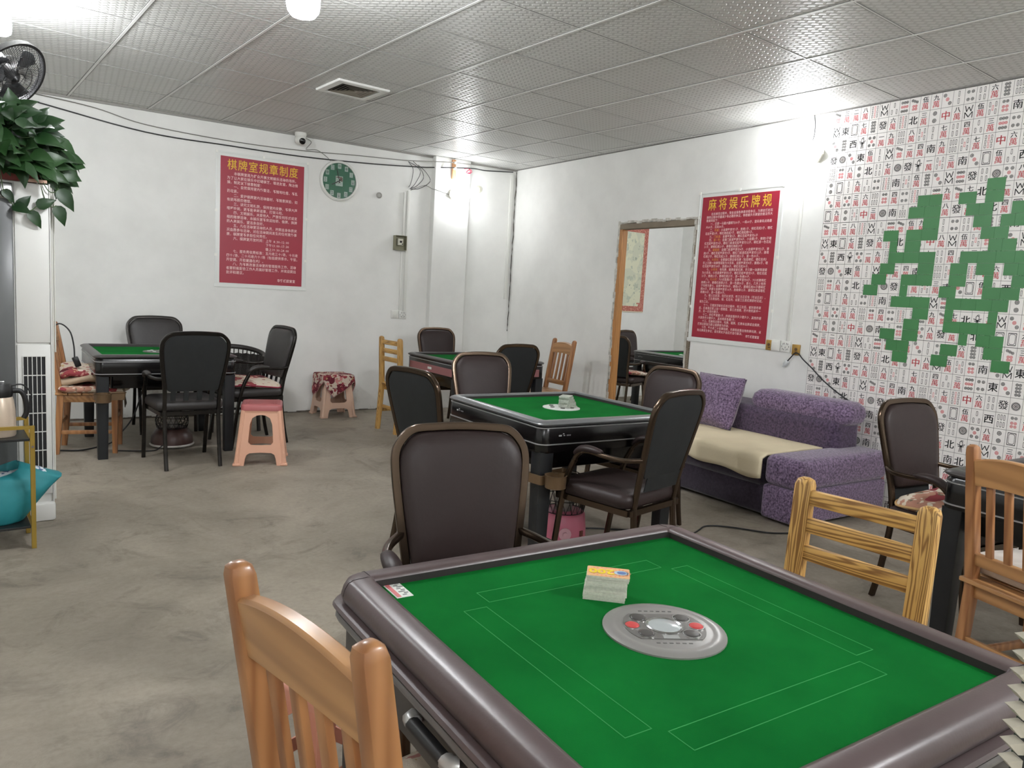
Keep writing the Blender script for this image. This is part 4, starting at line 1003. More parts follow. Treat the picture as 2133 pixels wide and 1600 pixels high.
for k in range(420):
    a = rr.uniform(0, 2*PI); e = rr.uniform(-.35, 1.3); R = rr.uniform(.72, 1) if k > 130 else rr.uniform(.35, .7)
    c = Vector((.34*math.cos(a)*math.cos(e)*R, .25*math.sin(a)*math.cos(e)*R, .13+.27*max(-.42, math.sin(e))*R))
    o_ = Vector((c.x, c.y, (c.z-.1)*.8)); dd = (o_.normalized()+Vector((rr.uniform(-.6, .6), rr.uniform(-.6, .6), rr.uniform(-1.0, .2)))).normalized()
    leaf(b, c, (dd+Vector((0, .25, -.25))), Vector((rr.uniform(-.5, .5), -1, rr.uniform(.1, .9))), rr.uniform(.09, .15), rr.uniform(.065, .10))
    if k % 3 == 0: bs.sweep([Vector((c.x*.2, c.y*.2, .1)), Vector((c.x*.7, c.y*.7, c.z*.6+.08)), c], .005, .005, n=4)
obj('foliage', b, LEAF, pt, 80); obj('stems', bs, STEM, pt, 60)
def vine(pts, lv):
    q = smooth_path([Vector(p) for p in pts], 5); b = B(); b.sweep(q, .005, .005, n=5); v = obj('vine', b, STEM, pt, 60)
    b = B()
    for i, L, d in lv: leaf(b, q[min(i, len(q)-1)], d, (0, -1, .2), L, L*.6)
    obj('vine_leaves', b, LEAF, v, 80)
vine([(.04, -.14, .12), (.045, -.15, 0), (.06, -.15, -.08), (.10, -.15, -.13), (.16, -.15, -.145), (.19, -.15, -.12)], [(8, .08, (.6, 0, -.8)), (14, .10, (.4, -.3, -.2)), (16, .09, (.5, 0, .6)), (20, .1, (.5, 0, -.8)), (25, .10, (1, 0, .5))])
vine([(.20, -.13, .06), (.24, -.14, -.03), (.27, -.14, -.04), (.29, -.14, -.02)], [(15, .13, (.6, 0, -.9))])
vine([(.21, -.12, .0), (.235, -.13, -.09), (.26, -.13, -.115), (.28, -.13, -.105)], [(15, .11, (.35, 0, -.9))])
# ------------------------------------------------------------------ gold side table, flask, bag
GOLD = mat('gold_paint', (176, 148, 70), .35, .6)
st = thing('side_table', 'small gold framed side table with black shelves at the left edge', 'side table', (.17, 4.28, 0))
HX, HY = .215, .13
for sx in (-1, 1):
    for sy in (-1, 1): b = B(); b.box((sx*HX, sy*HY, .30), (.02, .02, .60), bev=.002); obj('leg', b, GOLD, st, 0)
b = B()
for sy in (-1, 1): b.box((0, sy*HY, .592), (2*HX, .016, .016))
for z in (.592,):
    pass
for sx in (-1, 1):
    b.box((sx*HX, 0, .52), (.014, 2*HY, .016)); b.box((sx*HX, 0, .095), (.014, 2*HY, .016))
obj('frame', b, GOLD, st, 0)
for z in (.533, .107): b = B(); b.box((0, 0, z), (2*HX-.022, 2*HY+.01, .012), bev=.002); obj('shelf', b, mat('black_shelf', (30, 31, 32), .4), st, 0)
b = B(); b.lathe([(.006, 0), (.006, .004)], (HX, -HY-.012, .50), 8, Matrix.Rotation(PI/2, 4, 'X')); obj('screw', b, CHROME, st, 0)
fl = thing('vacuum_flask', 'cream steel vacuum flask with black lid on the gold side table', 'flask', (.262, 4.26, .5395))
b = B(); b.lathe([(.066, 0), (.07, .006), (.070, .05), (.068, .12), (.062, .17), (.056, .19)], n=32); obj('body', b, mat('cream_steel', (214, 196, 176), .3, .3), fl, 40)
b = B(); b.lathe([(.057, .188), (.060, .20), (.058, .235), (.05, .25), (.02, .255)], n=28); b.prism([(-.02, 0), (.02, 0), (.01, .03), (-.01, .03)], T((-.055, 0, .215), ry=-PI/2, rz=0), .02); ld = obj('lid', b, BLACK, fl, 40)
b = B(); b.box((0, 0, .258), (.05, .024, .012), bev=.003); obj('lever', b, CHROME, ld, 40)
b = B(); b.sweep(smooth_path([(.052, 0, .215), (.09, 0, .21), (.108, 0, .17), (.112, 0, .11), (.10, 0, .08)], 6), .024, .02, up=(0, 1, 0), n=10); b.sweep(smooth_path([(.05, 0, .24), (.10, .012, .24), (.135, .014, .19), (.12, .01, .13), (.104, .004, .11)], 6), .008, .008, n=8); obj('handle', b, BLACK, fl, 60)
bag = thing('shopping_bag', 'teal shopping bag stuffed on the lower shelf of the side table', 'bag', (.19, 4.285, .113))
TEAL = mat('teal_bag', (40, 138, 146), .6, bump=.6, bscale=9, var=.18, vscale=6)
def bagr(z, x0, x1, hy, tw):
    out = []
    for k in range(28):
        a = 2*PI*k/28; c, s = math.cos(a), math.sin(a); e = .55
        x = (x0+x1)/2+(x1-x0)/2*math.copysign(abs(c)**e, c); y = hy*math.copysign(abs(s)**e, s)
        out.append(Vector((x+.006*math.sin(5*a+z*40), y+.007*math.sin(7*a+z*30), z+tw*math.sin(2*a+1)*.015)))
    return out
b = B(); b.ring_faces([bagr(0, -.30, .155, .085, 0), bagr(.012, -.31, .17, .095, 0), bagr(.08, -.31, .215, .10, .3), bagr(.16, -.31, .29, .10, .6), bagr(.20, -.31, .325, .085, 1), bagr(.225, -.31, .26, .08, 1), bagr(.26, -.31, .15, .07, 2)], cap1=False); o = obj('body', b, TEAL, bag, 60)
o.modifiers.new('t', 'SOLIDIFY').thickness = .003
b = B(); b.ring_faces([bagr(.20, -.28, .29, .07, 1), bagr(.235, -.1, .25, .06, 1), bagr(.25, -.05, .2, .03, 1)]); obj('contents', b, voronoi_pattern('blue_white_cloth', (214, 220, 226), [((70, 96, 140), 40, .56)]), bag, 60)
# ------------------------------------------------------------------ wall fan at the top left
fan = thing('electric_fan', 'black wall fan tilted below the ceiling above the plant', 'fan', (.39, 4.91, 2.335)); FQ = Vector((0, 0, 1)).rotation_difference(Vector((.60, -.55, -.58)).normalized()); fan.rotation_euler = FQ.to_euler(); fan.scale = (.86,)*3
FANB = mat('fan_black', (30, 30, 31), .4)
b = B(); R = .215
for k in range(64):
    a = 2*PI*k/64
    for s in (1, -1): b.sweep([Vector((r*math.cos(a), r*math.sin(a), s*(.055*math.sqrt(max(0, 1-(r/R)**2))*.9+.008))) for r in np.linspace(.045, R, 7)], .0028, .0028, n=4)
for r in (.10, .155):
    for s in (1, -1): b.sweep([Vector((r*math.cos(a), r*math.sin(a), s*(.055*math.sqrt(1-(r/R)**2)*.9+.009))) for a in np.linspace(0, 2*PI, 40, endpoint=False)], .004, .004, n=4, closed=True)
obj('guard', b, FANB, fan, 60)
b = B(); b.loft([(R, R, R, -.018), (R+.012, R+.012, R, -.018), (R+.012, R+.012, R, .018), (R, R, R, .018)], n=12, cap0=False, cap1=False, loop=True); obj('rim', b, FANB, fan, 40)
for k in range(3):
    b = B(); a0 = 2*PI*k/3
    def bl(u, v): r = .03+.155*u; a = a0+(v-.5)*(1.1 if u > .3 else .6+1.6*u); return Vector((r*math.cos(a), r*math.sin(a), .018*(v-.5)*2))
    b.grid(bl, 8, 8); o = obj('blade', b, mat('fan_blade', (64, 66, 68), .35), fan, 60); o.modifiers.new('t', 'SOLIDIFY').thickness = .003
b = B(); b.lathe([(.045, -.06), (.05, -.055), (.05, -.0), (.04, .03), (.01, .055)], n=24); b.lathe([(.07, -.19), (.075, -.17), (.07, -.08), (.045, -.06)], n=24); obj('motor', b, FANB, fan, 40)
b = B(); inv = FQ.to_matrix().transposed()*(1/.86)
A_ = Vector((0, 0, -.17)); Bw = inv @ (Vector((-1.585, 4.85, 2.22))-Vector(fan.location)); Mw = inv @ (Vector((-.1, 4.9, 2.22))-Vector(fan.location))
b.sweep(smooth_path([A_, A_+Vector((0, 0, -.06)), Mw, Bw], 6), .03, .03, n=10); obj('arm', b, FANB, fan, 60)
# ------------------------------------------------------------------ rules posters
POSTER = mat('poster_red', (162, 38, 58), .38, spec=.5, var=.06, vscale=2)
SLEEVE = mat('poster_sleeve', (226, 228, 224), .25, spec=.5)
TITLE1 = '棋牌室规章制度'
P1 = '''　　本棋牌室是为群众开展文明娱乐活动的场所。
为了让大家在娱乐中切磋棋艺，增进友谊，陶冶情
操，制定以下规章制度：
　　一、自觉保持室内外整洁，不随地吐痰、不乱
扔垃圾。
　　二、爱护棋牌室内活动器材，不随意摔拍，如
有损坏照价赔偿。
　　三、讲究文明礼貌，保持室内安静，不得大声
喧哗吵闹，更不能寻衅滋事，打架斗殴。
　　四、文明娱乐，关爱他人，严禁任何形式或变
相的赌博活动，本娱乐室不欢迎抬轿、偷牌、换牌
的人来娱乐，望洁身自好。
　　五、凡在活动室活动的人员，按照自身体质状
况自愿参与活动，对在活动期间发生的任何意外事
故，棋牌室不承担任何责任。
　　六、棋牌室开放时间：上午 8:30-12:00
　　　　　　　　　　　　下午13:00-17:30
　　　　　　　　　　　　晚上19:30-24:00
　　七、服务费收费标准：五元收三十/场，十元收
四十/场，二十元收六十/场（包括提供茶水、午饭、
开空调、开取暖器在内）。
　　八、为不断改善活动室的管理服务工作，活动
者要积极配合工作人员搞好管理工作，并欢迎提出
批评和建议。'''.split('\n')
TITLE2 = '麻将娱乐牌规'
P2 = '''　　在玩麻将过程中，常会出现各种是非和争议，为牌友们在玩
牌的过程中尽量减少不必要的争议，特根据多方牌室的做法作大
致规则如下：
　　一、庄家一马最大翻眼为30子，一码60子，里码拿码点炮最
大60子，无码30子。
　　二、平胡：小自摸每家付1子，放炮1子，明杠花起3子，暗杠
花起每家3子，明杠炮起起7子，暗杠炮起炮9子。
　　三、门前清：自摸每家5子，暗杠花起每家付6子
　　四、清一色：自摸门前清每家付4子，小自摸2子，接炮3子暗
杠花起每家付9子，暗杠门前清花起每家付12子，明杠清一色花起
21子，接明杠炮21子，接暗杠炮起27子
　　五、碰碰胡：自摸门前清每家付4子，小自摸每家付2子，接
炮3子，暗杠花起每家付9子，暗杠门前清花起每家付12子，接暗
杠炮27子，明杠花起21子，接明杠炮21子，清一色30子。
　　六、大吊车：全部碰杠牌没有吃牌（包括明杠、暗杠在内）
手上只剩一块牌等胡就为大吊车，自摸每家付4子，接炮6子，暗
杠花起每家付18子，放炮30子，明杠花起30子。
　　七、小吊车：有吃牌，碰牌或者杠牌，手只剩一块牌等胡视
为小吊车，小吊自摸每家付2子，暗杠花起每家付9子，明杠花起
21子，接炮21子，接明杠炮27子，清一色接30子。
　　八、七小对：7小对放炮3子，自摸每家付4子，7小对接明杠
炮得21子，接暗杠炮得27子，清一色接30子，是七、几手上有的
子均称为豪七，自摸每家付8子，接炮6子，接暗杠炮30子接明杠
炮30子，跑豪七自摸每家付16子，放炮得12子，接明杠炮或暗杠
炮接30子，清一色接30子。
　　九、碰三比封顶，吃四比封顶，吃三比正反包（可以反封）。
　　十、三比是指吃、碰、杠在内，如第三比是杠牌即时花起，
视为三比。
　　十一、已做封顶者在反封过程中，吃三比后，被封胡老胡
后，反者是庄家上加一倍赔偿，第三方放炮，按大物的其中一
方，另一方则付赔子。
　　十二、炸杠每家赔1子，炸胡自锁炸多少赔多少，其他炸胡
大家炸多少赔多少，其余两家各赔1子。
　　十三、在麻将过程中，吃牌、碰牌、扛牌未出牌或自摸牌，
打到过那张为那公胡牌视为炸胡。
　　十四、每人发二十张筹码牌，无牌等家需自掏购筹码牌，以
免无牌发生争议；或无牌太多由双方自行解决。'''.split('\n')
HEADS = ('平胡', '门前清', '清一色', '碰碰胡', '大吊车', '小吊车', '七小对')
def ch_line(b, line, m, x0, y, size, mi=0, bold=.018, adv=1.0, sq=.9):
    """one line of text set on a fixed grid; half-width characters take half a cell"""
    gold = set()
    for h in HEADS:
        i = line.find(h+'：')
        if i >= 0: gold |= set(range(i, i+len(h)))
    x = x0
    for i, c in enumerate(line):
        half = ord(c) < 128
        if c not in ' 　':
            v, f = glyphs(c, bold, 1.0, 1); a = np.array(v)
            cy = a[:, 1].mean() if half else 0
            b.mesh([((px*sq)*size+x+size*adv*(.25 if half else .5), (py-(.0 if half else 0))*size+y, 0) for px, py, pz in v], f, 1 if i in gold else mi, m)
        x += size*adv*(.5 if half else 1)
def poster(label, m, w, h, title, lines, tsize, size, lead, top, foot, per):
    t = thing('rules_poster', label, 'poster', tuple(m.translation)); t.rotation_euler = m.to_euler()
    b = B(); b.box((0, 0, .002), (w+.085, h+.09, .003)); b.box((0, -h/2-.025, .006), (w+.10, .03, .006), bev=.002); b.box((0, h/2+.036, .005), (w+.09, .016, .005), bev=.002)
    for s in (-1, 1): b.box((s*(w/2+.034), 0, .005), (.012, h+.06, .004), bev=.001)
    sl = obj('sleeve', b, SLEEVE, t, 0)
    b = B()
    for x, y in ((-1, -.28), (1, -.28), (-1, .07), (1, .07), (-1, 1), (1, 1), (0, 1)): b.box((x*(w/2+.036), (h/2+.036) if y == 1 else y*h, .009), (.022, .024, .004), bev=.001)
    obj('tape_tab', b, mat('tape', (236, 236, 228), .3), sl, 0)
    b = B(); b.box((0, 0, .005), (w, h, .004)); sh = obj('sheet', b, POSTER, t, 0)
    I = Matrix.Translation((0, 0, .0078))
    b = B(); n = len(title); aw = w*.86/n
    for i, c in enumerate(title): put_text(b, c, I @ T((-w*.43+aw*(i+.5), h/2-top*.55, 0)), tsize, .006, 0, .86, 1, 3)
    obj('title_lettering', b, GOLDTXT, sh, 0)
    b = B(); y = h/2-top-.012
    adv = w*.87/per/size
    for l in lines: ch_line(b, l, I, -w*.425, y, size, 0, .009, adv, .88); y -= lead
    ch_line(b, foot, I, w*.43-len(foot)*size*.95, -h/2+.045, size*.95, 0, .022, .95, .88)
    obj('lettering', b, [PALETXT, mat('gold_letter_small', (226, 150, 70), .6)], sh, 0)
    return t
mid = lambda a, c: (a+c)/2
poster('red rules poster with gold title on the back wall left of the green clock', backwall(bu(2.640), 1.892, .001), .797, 1.19, TITLE1, P1, .105, .0335, .0405, .145, '华雅棋牌室宣', 22.5)
poster('red mahjong rules poster with gold title on the right wall beside the doorway', sidewall(su(3.885), 1.667, .001), .785, 1.198, TITLE2, P2, .105, .0255, .0275, .135, '华雅棋牌室宣', 28.2)
# ------------------------------------------------------------------ clock
cm = backwall(bu(3.395), 2.395, .0)
ck = thing('wall_clock', 'round green clock with white mahjong tiles for numbers', 'clock', tuple(cm.translation)); ck.rotation_euler = cm.to_euler()
b = B(); b.lathe([(.195, .0), (.203, .012), (.203, .03), (.196, .042), (.186, .046), (.179, .042), (.176, .03)], n=56, cap1=False); obj('rim', b, WHITE, ck, 40)
b = B(); b.lathe([(.179, .020), (.179, .026)], n=56); face = obj('dial', b, mat('clock_green', (44, 128, 92), .3, var=.12, vscale=8), ck, 40)
TILEW = mat('clock_tile', (206, 226, 214), .5); TK = mat('clock_tile_ink', (78, 104, 92), .6); DKR = mat('clock_hatsu', (110, 74, 60), .6)
b = B()
for k in range(12):
    a = math.radians(90-30*k); x, y = .146*math.cos(a), .146*math.sin(a); b.box((x, y, .027), (.036, .050, .003), bev=.001)
b.box((0, -.002, .027), (.076, .10, .003), bev=.001); nt = obj('number_tiles', b, TILEW, face, 0)
b = B(); seq = ['Z', '1p', '2s', '3m', '4p', '8s', '6m', '7p', '5s', '2p', 'F', 'B']
for k, c in enumerate(seq):
    a = math.radians(90-30*k); m_ = T((.146*math.cos(a), .146*math.sin(a), .0292))
    for v, f, mi in tile_art(c): b.mesh([(x*.030, y*.044, 0) for x, y, z in v], f, 0, m_)
put_text(b, '發', T((0, -.002, .0292)), .078, .03, 1, 1)
obj('tile_marks', b, [TK, DKR], ck, 0)
def hand(b, ang, L, w, z): a = math.radians(90-ang); b.bar((-.02*math.cos(a), -.02*math.sin(a), z), (L*math.cos(a), L*math.sin(a), z), w, .002, (0, 0, 1))
b = B(); hand(b, -15, .125, .007, .033); obj('minute_hand', b, mat('hand_dark', (10, 26, 20), .4), ck, 0)
b = B(); hand(b, 240, .09, .009, .031); obj('hour_hand', b, mat('hand_dark', (10, 26, 20), .4), ck, 0)
b = B(); b.lathe([(.181, .040), (.12, .0425), (.01, .043)], n=48); o = obj('glass', b, mat('clock_glass', (255, 255, 255), .03, trans=1), ck, 60)
# ------------------------------------------------------------------ lamps
def bulb_shape(b, D, L, m=None):
    r = D/2; b.lathe([(r*.55, 0), (r*.9, L*.06), (r, L*.14), (r, L*.80), (r*.93, L*.90), (r*.72, L*.97), (r*.3, L), (.002, L)], n=32, m=m); return b
def lamp(name, label, loc, D, L, direction, k=1):
    t = thing(name, label, 'lamp', loc, group='bare bulb lamps')
    z = Vector(direction).normalized(); q = Vector((0, 0, 1)).rotation_difference(z).to_matrix().to_4x4()
    b = bulb_shape(B(), D, L, q @ Matrix.Translation((0, 0, .075))); bb = obj('bulb', b, bulb_mat('lit_bulb_%d' % round(k*100), k), t, 60)
    b = B(); b.lathe([(D*.20, .03), (D*.22, .05), (D*.27, .076)], n=20, m=q); b.lathe([(.03, .008), (.034, .012), (.032, .045), (.026, .05)], n=20, m=q); obj('socket', b, CREAM, t, 45)
    b = B(); b.box((0, 0, 0), (.085, .085, .014), q @ Matrix.Translation((0, 0, .007)), .004); obj('base_plate', b, CREAM, t, 40)
    return t
lamp('bulb_lamp', 'bright cylindrical bulb hanging from the ceiling at the top of the photo', (1.285, 3.20, H-.001), .138, .275, (0, 0, -1), 1.35)
w_ = sidewall(su(3.165), 2.49, .001); lamp('bulb_lamp', 'bright bulb on the right wall above the edge of the mahjong wallpaper', tuple(w_.translation), .14, .22, tuple(RWN*.75+RWD*.6+Vector((0, 0, .3))), .30)
w_ = backwall(bu(4.655), 2.40, .086); lamp('bulb_lamp', 'bright bulb on the white pillar of the back wall', tuple(w_.translation), .12, .16, tuple(LWN+LWD*.75+Vector((0, 0, .1))), .36)
lamp('bulb_lamp', 'bright bulb hanging behind the black fan at the left', (.35, 5.05, H-.001), .12, .16, (0, 0, -1), 2.1)
lamp('bulb_lamp', 'added bulb, out of view, brightening the room behind the doorway', (7.4, 4.6, H-.001), .14, .22, (0, 0, -1), 2)  # added source, never in view, to brighten the next room
lamp('bulb_lamp', 'added fill bulb on the ceiling behind the camera', (2.9, -.9, H-.001), .14, .22, (0, 0, -1), 2.9)  # added unseen bulb, lifts the overall brightness of the room
lamp('bulb_lamp', 'added fill bulb on the ceiling behind the camera at the left', (-.6, -1.2, H-.001), .14, .22, (0, 0, -1), 1.35)  # second unseen bulb, also added for brightness
# ------------------------------------------------------------------ ceiling vent, camera
v = thing('ceiling_vent', 'square white air vent in the ceiling', 'vent', (2.57, 5.41, H))
b = B(); b.loft([(.205, .205, .004, 0), (.205, .205, .004, -.008), (.2, .2, .004, -.014), (.152, .152, .002, -.016), (.152, .152, .002, 0)], n=1, cap0=False, cap1=False); fv = obj('frame', b, mat('vent_white', (226, 226, 222), .4), v, 0)
b = B(); b.box((0, 0, -.002), (.31, .31, .003)); obj('backing', b, mat('vent_dark', (40, 38, 34), .8), v, 0)
SLAT = mat('vent_slat', (140, 134, 122), .6)
for k, s in enumerate((.138, .112, .086, .060, .036)):
    b = B(); b.loft([(s, s, .002, -.015), (s-.002, s-.002, .002, -.015), (s-.016, s-.016, .002, -.004), (s-.014, s-.014, .002, -.004)], n=1, cap0=False, cap1=False, loop=True); obj('slat', b, SLAT, v, 0)
cc = thing('security_camera', 'white dome security camera under the ceiling above the rules poster', 'camera', (2.96, 7.36, H))
b = B(); b.lathe([(.055, 0), (.058, -.012), (.052, -.035), (.044, -.04)], n=28); obj('mount', b, WHITE, cc, 45)
b = B(); b.lathe([(.046, -.045), (.052, -.03), (.05, -.0), (.045, .02), (.02, .045), (.002, .05)], (0, -.01, -.07), 28, Matrix.Rotation(math.radians(105), 4, 'X')); hd = obj('head', b, WHITE, cc, 60)
b = B(); b.lathe([(.030, 0), (.030, .012), (.022, .016), (.002, .018)], (-.004, -.054, -.086), 24, Matrix.Rotation(math.radians(105), 4, 'X') @ Matrix.Rotation(math.radians(-8), 4, 'Y')); obj('lens', b, mat('lens_black', (14, 14, 15), .12), hd, 45)
# ------------------------------------------------------------------ wall fittings
def plate(name, label, m, w, h, cat='socket', holes=(), rocker=False, mm=WHITE):
    t = thing(name, label, cat, tuple(m.translation)); t.rotation_euler = m.to_euler()
    b = B(); b.box((0, 0, .006), (w, h, .012), bev=.004); p_ = obj('plate', b, mm, t, 40)
    if rocker: b = B(); b.box((0, 0, .0135), (w*.76, h*.76, .005), Matrix.Rotation(.06, 4, 'Y'), .002); obj('rocker', b, mm, t, 40)
    if holes:
        b = B()
        for x, y, a, L in holes: b.box((x*w, y*h, .0122), (.0035, L, .001), Matrix.Rotation(a, 4, 'Z'))
        obj('slots', b, BLACK, t, 0)
    return t
H5 = [(x*.25, y*.22+s*.0, a, .012) for x in (-1, 1) for y, s, a in ((1, 0, 0), (-1, 0, 0))]+[(-.12, .25, 0, .012), (.12, .25, 0, .012), (0, -.08, 0, .013), (-.13, -.27, .6, .012), (.13, -.27, -.6, .012), (.36, 0, 0, .012), (-.36, 0, 0, .012)]
plate('light_switch', 'white light switch on the back wall left of the pillar', backwall(bu(4.075), 1.052, .001), .088, .088, 'switch', rocker=True)
plate('power_socket', 'white power socket right of the switch on the back wall', backwall(bu(4.170), 1.050, .001), .088, .088, holes=H5)
plate('light_switch', 'white light switch under the rules poster on the right wall', sidewall(su(3.395), 1.066, .001), .088, .088, 'switch', rocker=True)
plate('power_socket', 'white power socket beside the switch under the rules poster on the right wall', sidewall(su(3.302), 1.066, .001), .088, .088, holes=H5)
BR = mat('brass_tin', (176, 140, 72), .45, .5)
for y, z, w, s in ((3.455, 1.065, .05, 'old brass plate left of the switch on the right wall'), (3.205, 1.05, .066, 'old brass plate right of the socket on the right wall')):
    m_ = sidewall(su(y), z, .001); t = thing('brass_plate', s, 'wall plate', tuple(m_.translation)); t.rotation_euler = m_.to_euler()
    b = B(); b.box((0, 0, .008), (w, .08, .016), bev=.003); obj('plate', b, BR, t, 40)
    b = B(); b.lathe([(.012, .016), (.012, .019), (.004, .02)], (.004, .004, 0), 16); b.box((.008, -.018, .0165), (.02, .01, .002)); obj('screw', b, mat('brass_dark', (96, 70, 36), .5), t, 40)
m_ = backwall(bu(4.092), 1.826, .001); t = thing('meter_box', 'small open metal switch box on the conduit of the back wall', 'switch box', tuple(m_.translation)); t.rotation_euler = m_.to_euler()
OLV = mat('olive_metal', (142, 140, 118), .5, .3)
b = B(); b.box((0, 0, .003), (.13, .155, .006))
for s in (-1, 1): b.box((s*.064, 0, .035), (.004, .155, .065)); b.box((0, s*.076, .035), (.13, .004, .065))
obj('case', b, OLV, t, 0)
b = B(); b.box((0, .01, .03), (.06, .07, .045), bev=.004); br = obj('breaker', b, CREAM, t, 40)
b = B(); b.box((0, .012, .058), (.02, .022, .012)); b.box((.02, -.012, .054), (.012, .012, .006)); obj('toggle', b, BLACK, br, 0)
# conduits: two runs of trunking, each a thing
def strip(name, label, m, w, h, d):
    t = thing(name, label, 'cable trunking', tuple(m.translation), group='white cable trunking'); t.rotation_euler = m.to_euler()
    b = B(); b.box((0, 0, d/2), (w, h, d), bev=.003); obj('channel', b, WHITE, t, 40)
    b = B(); b.box((0, 0, d+.001), (w*.82, h-.002, .003), bev=.001); obj('cover', b, WHITE, t, 40)
strip('cable_trunking', 'grey edged left run of trunking above the switch box', backwall(bu(4.137), 2.14, .001), .022, .46, .016)
strip('cable_trunking', 'right run of trunking from the wire bundle down to the back wall socket', backwall(bu(4.185), 1.745, .001), .034, 1.30, .018)
strip('cable_trunking', 'left run of trunking below the switch box', backwall(bu(4.128), 1.42, .001), .020, .63, .016)
for x, z, r, s, mm in ((3.845, 2.305, .032, 'round junction hole cover right of the green clock', mat('cover_grey', (176, 174, 168), .6)), (5.055, 2.515, .042, 'round white junction cover right of the pillar', CREAM)):
    m_ = backwall(bu(x), z, .001); t = thing('junction_cover', s, 'junction cover', tuple(m_.translation)); t.rotation_euler = m_.to_euler()
    b = B(); b.lathe([(r, 0), (r, .008), (r*.9, .012), (r*.8, .010)], n=24, cap1=False); obj('ring', b, mm, t, 40)
    b = B(); b.lathe([(r*.82, .004), (r*.6, .012), (r*.1, .014)], n=24); b.box((r*.3, r*.2, .013), (r*.3, r*.5, .003)); b.box((-r*.3, -r*.1, .013), (r*.3, r*.3, .003)); obj('cap', b, mm, t, 40)
# wooden block with insulators on the pillar
m_ = backwall(bu(4.672), 2.675, .087); t = thing('wood_block', 'wooden block with wire knobs at the top of the pillar', 'block', tuple(m_.translation)); t.rotation_euler = m_.to_euler()
b = B(); b.box((0, 0, .012), (.045, .21, .024), bev=.003); obj('block', b, wood('block_wood', (186, 130, 90), (226, 178, 136), 'Y', 1, .7, 6, 0), t, 40)
for y in (.07, .01): b = B(); b.lathe([(.016, 0), (.012, .01), (.016, .02), (.006, .024)], (.004, y, .024), 14); obj('knob', b, WHITE, t, 45)
# ------------------------------------------------------------------ wires and cords
WB_ = mat('wire_black', (34, 34, 36), .5); WG = mat('wire_grey', (130, 128, 122), .6); WR = mat('wire_red', (190, 60, 90), .5)
def wire(name, label, pts, r, m, k=6, cat='wire', group=None): b = B(); b.sweep(smooth_path(pts, k), 2*r, 2*r, n=6); return tag(obj(name, b, m, None, 60), label, cat, group)
def bw(x, z, off=.012): return backwall(bu(x), z, off).translation
wire('wire', 'black wire strung along the top of the back wall', [bw(.75, 2.71), bw(1.6, 2.595), bw(2.33, 2.585), bw(3.0, 2.585), bw(3.7, 2.615), bw(4.3, 2.66), bw(4.44, 2.672, .05), bw(4.66, 2.69, .125), bw(4.92, 2.72, .098), bw(5.15, 2.735), bw(5.50, 2.765, .02)], .0055, WB_)
wire('wire', 'thin grey wire strung above the black wire on the back wall', [bw(.75, 2.77, .03), bw(1.2, 2.735), bw(1.6, 2.66), bw(2.3, 2.63), bw(2.95, 2.64), bw(3.6, 2.68), bw(4.1, 2.705), bw(4.45, 2.73, .10), bw(4.66, 2.745, .125), bw(4.95, 2.76, .1), bw(5.5, 2.785, .03)], .004, WG)
GWI = 'loose wires above the cable trunking'
for i, (a, c, d) in enumerate((((4.16, 2.70), (4.30, 2.60), (4.20, 2.42)), ((4.22, 2.71), (4.34, 2.55), (4.19, 2.415)), ((4.28, 2.68), (4.42, 2.52), (4.20, 2.41)), ((4.17, 2.69), (4.21, 2.56), (4.175, 2.43)))):
    wire('loose_wire', ('loose wire %s of the bundle above the trunking on the back wall' % ('left', 'second', 'widest', 'innermost')[i]), [bw(*a), bw((a[0]+c[0])/2+.02, (a[1]+c[1])/2+.01, .03), bw(*c, .035), bw((c[0]+d[0])/2, (c[1]+d[1])/2-.03, .025), bw(*d, .02)], .003, WB_, group=GWI)
wire('wire', 'thin wire from the trunking across to the pillar bulb', [bw(4.20, 2.40, .02), bw(4.36, 2.47, .02), bw(4.44, 2.44, .06), bw(4.47, 2.43, .095), bw(4.6, 2.405, .096), bw(4.652, 2.40, .1)], .003, WG)
wire('wire', 'thin wires hanging from the dome camera', [(2.97, 7.36, H-.03), bw(3.10, 2.74), bw(3.05, 2.66), bw(3.16, 2.67), bw(3.26, 2.62), bw(3.30, 2.585)], .003, WG)
wire('wire', 'red wire coil right of the wooden block', [bw(4.80, 2.70, .10), bw(4.86, 2.71, .105), bw(4.88, 2.66, .105), bw(4.83, 2.665, .10), bw(4.87, 2.70, .115), bw(4.90, 2.675, .1), bw(4.85, 2.66, .1)], .004, WR)
def sw(y, z, off=.012): return sidewall(su(y), z, off).translation
wire('wire', 'short black wire hanging from the ceiling above the right wall bulb', [sw(3.25, H-.005, .01), sw(3.235, 2.72), sw(3.23, 2.64, .02), sw(3.25, 2.57, .02)], .004, WB_)
pc = thing('extension_cable', 'black cord with a white plug hanging on the right wall above the sofa', 'cord', (0, 0, 0))
b = B(); b.sweep(smooth_path([sw(3.265, .955, .02), sw(3.235, .99, .02), sw(3.205, 1.022, .022), sw(3.17, 1.022, .022), sw(3.13, .985, .02), sw(3.05, .93, .02), sw(2.93, .84, .02), sw(2.77, .75, .02), sw(2.665, .705, .018), sw(2.645, .66, .018), sw(2.63, .58, .015)], 6), .010, .010, n=6); obj('cable', b, WB_, pc, 60)
b = B(); q0, q1 = sw(3.262, .958, .02), sw(3.285, .925, .02); b.bar(q0, q1, .032, .028, bev=.006); b.bar(q1, q1+(q1-q0)*.5, .022, .008); obj('plug', b, mat('clear_plug', (206, 210, 210), .25), pc, 40)
wire('floor_cable', 'thin black cable on the floor in front of the purple sofa', [(3.25, 2.62, .006), (3.594, 2.724, .006), (3.75, 2.77, .006), (3.868, 2.685, .006), (3.99, 2.5, .006), (4.12, 2.42, .006)], .005, WB_, cat='cable')
